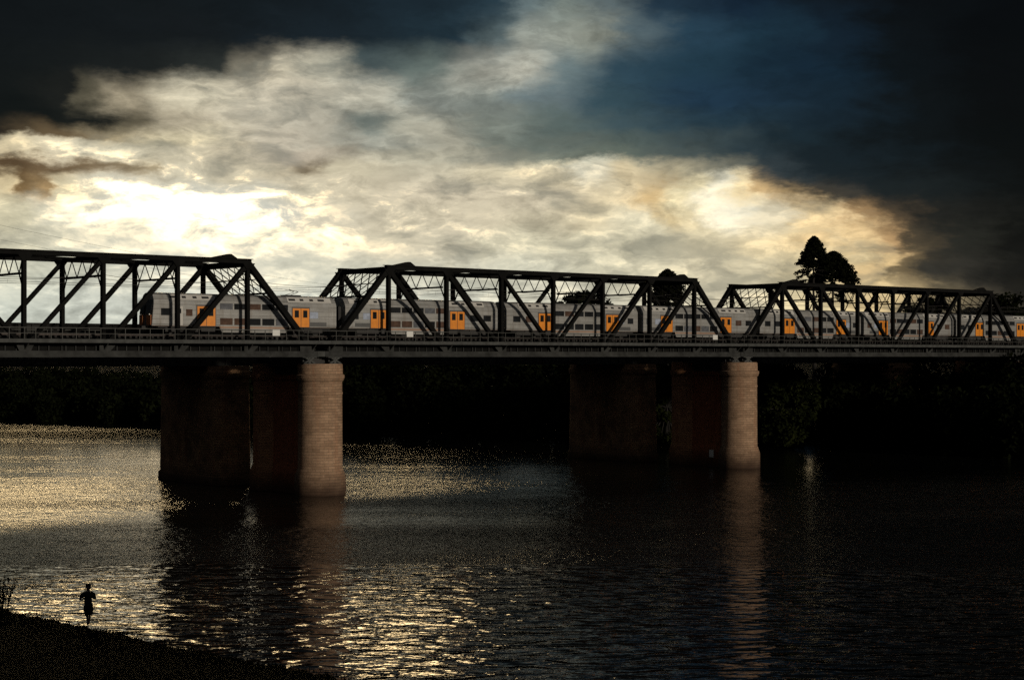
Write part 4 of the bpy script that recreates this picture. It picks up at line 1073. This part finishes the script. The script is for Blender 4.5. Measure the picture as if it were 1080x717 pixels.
bx, by = at(617, 340); broad_tree((bx, by, 5), 23.0, 5.6, 7.0, 40, 'wide flat crowned tree behind the middle truss', 21)
bx, by = at(588, 332); broad_tree((bx, by, 5), 21.2, 1.6, 6.0, 14, 'slim tree left of the wide flat crowned tree', 22)
bx, by = at(640, 345); broad_tree((bx, by, 5), 21.0, 3.2, 5.0, 20, 'low tree right of the wide flat crowned tree', 27)
bx, by = at(975, 318); broad_tree((bx, by, 5), 22.0, 3.6, 7.0, 24, 'small dark tree behind the middle of the farthest truss', 23)
bx, by = at(1072, 330); broad_tree((bx, by, 5), 22.5, 7.0, 12.0, 50, 'dark spreading tree at the right edge behind the truss end', 24)
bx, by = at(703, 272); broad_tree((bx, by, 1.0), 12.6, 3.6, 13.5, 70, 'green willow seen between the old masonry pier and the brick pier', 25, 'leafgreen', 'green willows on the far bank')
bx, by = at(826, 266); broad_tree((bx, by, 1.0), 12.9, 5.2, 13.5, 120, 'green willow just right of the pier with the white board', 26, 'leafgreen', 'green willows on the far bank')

# ------------------------------------------------------------------ near bank: grass, reed tuft, path, person
gp = []
for _ in range(9000):
    t = random.random(); x = -30 + 27 * t
    k = np.interp(x, [p[0] for p in NEAR[3:7]], [p[1] for p in NEAR[3:7]])
    dd = abs(random.gauss(0, 2.2)) if random.random() < 0.6 else random.uniform(0, 14)
    gp.append((x + random.uniform(-.3, .3) - dd * 0.68, k - dd * 0.73))
gp = np.array(gp); gz = height(gp[:, 0], gp[:, 1])
n = len(gp); ang = rng.random(n) * 6.283; hh = 0.05 + 0.17 * rng.random(n) ** 2; ww = 0.025
lean = rng.normal(size=(n, 2)) * 0.08
base = np.stack([gp[:, 0], gp[:, 1], gz - 0.03], 1); dx = np.stack([np.cos(ang) * ww, np.sin(ang) * ww, 0 * ang], 1)
tip = base + np.stack([lean[:, 0], lean[:, 1], hh], 1)
v = np.stack([base - dx, base + dx, tip], 1).reshape(-1, 3); f = np.arange(n * 3).reshape(-1, 3)
tag(mesh_np('grass', v, f, M['grass']), 'short dark grass on the near river bank', None, None, 'stuff')

def reed_tuft(px, d, h, n, label, seed):
    random.seed(seed)
    x, y = at(px, d); z = float(height(np.array([x]), np.array([y]))[0])
    root = empty('reed_tuft', (x, y, z - 0.05), 0, label=label, cat='plant')
    b = MB(); lf = []
    for k in range(n):
        a = random.uniform(0, 6.28); r = random.uniform(0, 0.35); hh_ = h * random.uniform(0.6, 1.0); l = random.uniform(0.1, 0.5)
        p0 = (math.cos(a) * r, math.sin(a) * r, 0); p2 = (math.cos(a) * (r + l), math.sin(a) * (r + l), hh_)
        b.tube([p0, ((p0[0] + p2[0]) / 2 * 0.9, (p0[1] + p2[1]) / 2 * 0.9, hh_ * 0.55), p2], [0.014, 0.011, 0.004], 4)
        for q in range(10):
            t = random.uniform(0.25, 1.0); lf.append((p0[0] + (p2[0] - p0[0]) * t, p0[1] + (p2[1] - p0[1]) * t, hh_ * t))
    b.build('stem', M['bark'], root)
    v, f = leaf_quads(np.array(lf), 0.075); mesh_np('foliage', v, f, M['grass'], root)
reed_tuft(2, 79.0, 1.75, 34, 'wispy shrub at the left edge on the near bank', 31)

# person: one skinned body, clothes as children
def skin_obj(name, verts, edges, radii, mat, parent, root_i=0, sub=2):
    me = bpy.data.meshes.new(name); me.from_pydata(verts, edges, [])
    o = bpy.data.objects.new(name, me); link(o, parent)
    sk = o.modifiers.new('skin', 'SKIN'); sk.use_smooth_shade = True
    lay = me.skin_vertices[0] if me.skin_vertices else None
    if lay is None:
        bmx = bmesh.new(); bmx.from_mesh(me); bmx.verts.layers.skin.verify(); bmx.to_mesh(me); bmx.free(); lay = me.skin_vertices[0]
    for i, r_ in enumerate(radii):
        lay.data[i].radius = (r_, r_) if not isinstance(r_, tuple) else r_
        lay.data[i].use_root = (i == root_i)
    sb = o.modifiers.new('sub', 'SUBSURF'); sb.levels = sub; sb.render_levels = sub
    me.materials.append(mat)
    return o
PD = 74.0; pxx, pyy = at(93, PD); pz = float(height(np.array([pxx]), np.array([pyy]))[0])
# local axes: +y walking direction, x to the right
person = empty('person', (pxx, pyy, pz + 0.02), R(14), label='jogger in dark shirt, knee length shorts and peaked cap on the near bank', cat='person')
J = {
 'pel': (0, 0, 0.96), 'sp1': (0, 0.02, 1.12), 'sp2': (0, 0.04, 1.30), 'chest': (0, 0.05, 1.42), 'neck': (0, 0.07, 1.53), 'hd0': (0, 0.09, 1.60), 'hd1': (0, 0.11, 1.70), 'hd2': (0, 0.10, 1.77),
 'nose': (0, 0.225, 1.675),
 'lsh': (-0.20, 0.03, 1.44), 'lel': (-0.37, -0.10, 1.20), 'lwr': (-0.24, 0.12, 1.16), 'lha': (-0.21, 0.20, 1.18),
 'rsh': (0.20, 0.03, 1.44), 'rel': (0.31, -0.06, 1.19), 'rwr': (0.21, 0.18, 1.22), 'rha': (0.17, 0.25, 1.26),
 'lhip': (-0.10, 0, 0.92), 'lkn': (-0.06, 0.12, 0.52), 'lan': (-0.01, 0.05, 0.09), 'lto': (-0.01, 0.20, 0.035), 'lhe': (-0.01, 0.0, 0.04),
 'rhip': (0.10, 0, 0.92), 'rkn': (0.07, -0.02, 0.50), 'ran': (0.05, -0.32, 0.30), 'rto': (0.05, -0.36, 0.14), 'rhe': (0.05, -0.39, 0.30),
}
rad = {'pel': (0.15, 0.11), 'sp1': (0.135, 0.10), 'sp2': (0.155, 0.11), 'chest': (0.165, 0.115), 'neck': 0.062, 'hd0': 0.075, 'hd1': 0.10, 'hd2': 0.085, 'nose': 0.018,
 'lsh': 0.07, 'lel': 0.045, 'lwr': 0.032, 'lha': 0.045, 'rsh': 0.07, 'rel': 0.045, 'rwr': 0.032, 'rha': 0.045,
 'lhip': 0.10, 'lkn': 0.062, 'lan': 0.04, 'lto': 0.035, 'lhe': 0.035, 'rhip': 0.10, 'rkn': 0.062, 'ran': 0.04, 'rto': 0.035, 'rhe': 0.035}
ed = [('pel', 'sp1'), ('sp1', 'sp2'), ('sp2', 'chest'), ('chest', 'neck'), ('neck', 'hd0'), ('hd0', 'hd1'), ('hd1', 'hd2'), ('hd1', 'nose'),
 ('chest', 'lsh'), ('lsh', 'lel'), ('lel', 'lwr'), ('lwr', 'lha'), ('chest', 'rsh'), ('rsh', 'rel'), ('rel', 'rwr'), ('rwr', 'rha'),
 ('pel', 'lhip'), ('lhip', 'lkn'), ('lkn', 'lan'), ('lan', 'lto'), ('lan', 'lhe'), ('pel', 'rhip'), ('rhip', 'rkn'), ('rkn', 'ran'), ('ran', 'rto'), ('ran', 'rhe')]
names = list(J); verts = [J[k] for k in names]; rr = [rad[k] for k in names]; ee = [(names.index(a), names.index(c)) for a, c in ed]
# fingers: short chains off each hand, curled
for h_, w_, sx in (('lha', 'lwr', -1), ('rha', 'rwr', 1)):
    H = Vector(J[h_]); D = (H - Vector(J[w_])).normalized()
    for q in range(4):
        o1 = H + D * 0.05 + Vector((0, 0, 0.03 - 0.02 * q)); o2 = o1 + D * 0.02 + Vector((-sx * 0.03, 0, 0))
        i0 = len(verts); verts += [tuple(o1), tuple(o2)]; rr += [0.010, 0.008]; ee += [(names.index(h_), i0), (i0, i0 + 1)]
    o1 = H + Vector((-sx * 0.05, 0.01, 0.03)); i0 = len(verts); verts.append(tuple(o1)); rr.append(0.011); ee.append((names.index(h_), i0))
skin_obj('body', verts, ee, rr, M['skin'], person, names.index('pel'))
sk_ = ['pel', 'sp1', 'sp2', 'chest', 'lsh', 'rsh']; SV = [Vector(J[k]) for k in sk_]
SV[0].z -= 0.06
SV += [SV[4].lerp(Vector(J['lel']), 0.75), SV[5].lerp(Vector(J['rel']), 0.75), Vector((0, 0.06, 1.49))]
skin_obj('shirt', [tuple(p) for p in SV], [(0, 1), (1, 2), (2, 3), (3, 4), (3, 5), (4, 6), (5, 7), (3, 8)], [(0.195, 0.14), (0.185, 0.13), (0.20, 0.135), (0.205, 0.135), 0.11, 0.11, 0.095, 0.095, 0.085], M['cloth_dark'], person)
lk = Vector(J['lhip']).lerp(Vector(J['lkn']), 1.12); rk = Vector(J['rhip']).lerp(Vector(J['rkn']), 1.12)
skin_obj('shorts', [(0, 0, 1.06), (0, 0, 0.92), (-0.11, 0.01, 0.85), tuple(lk), (0.11, 0, 0.85), tuple(rk)], [(0, 1), (1, 2), (2, 3), (1, 4), (4, 5)], [(0.18, 0.14), (0.195, 0.15), 0.145, 0.12, 0.145, 0.12], M['cloth_black'], person)
skin_obj('cap', [(0, 0.09, 1.755), (0, 0.10, 1.80), (0, 0.19, 1.75), (0, 0.29, 1.735)], [(0, 1), (0, 2), (2, 3)], [(0.115, 0.115), 0.075, (0.09, 0.025), (0.075, 0.014)], M['cloth_black'], person)

# ------------------------------------------------------------------ render settings
vs_ = scene.view_settings; vs_.view_transform = 'Standard'; vs_.look = 'None'; vs_.exposure = 0.0; vs_.gamma = 1.0; vs_.use_curve_mapping = False
scene.cycles.use_denoising = DENOISE
scene.cycles.caustics_reflective = False; scene.cycles.caustics_refractive = False; scene.cycles.max_bounces = 6; scene.cycles.sample_clamp_indirect = 6.0
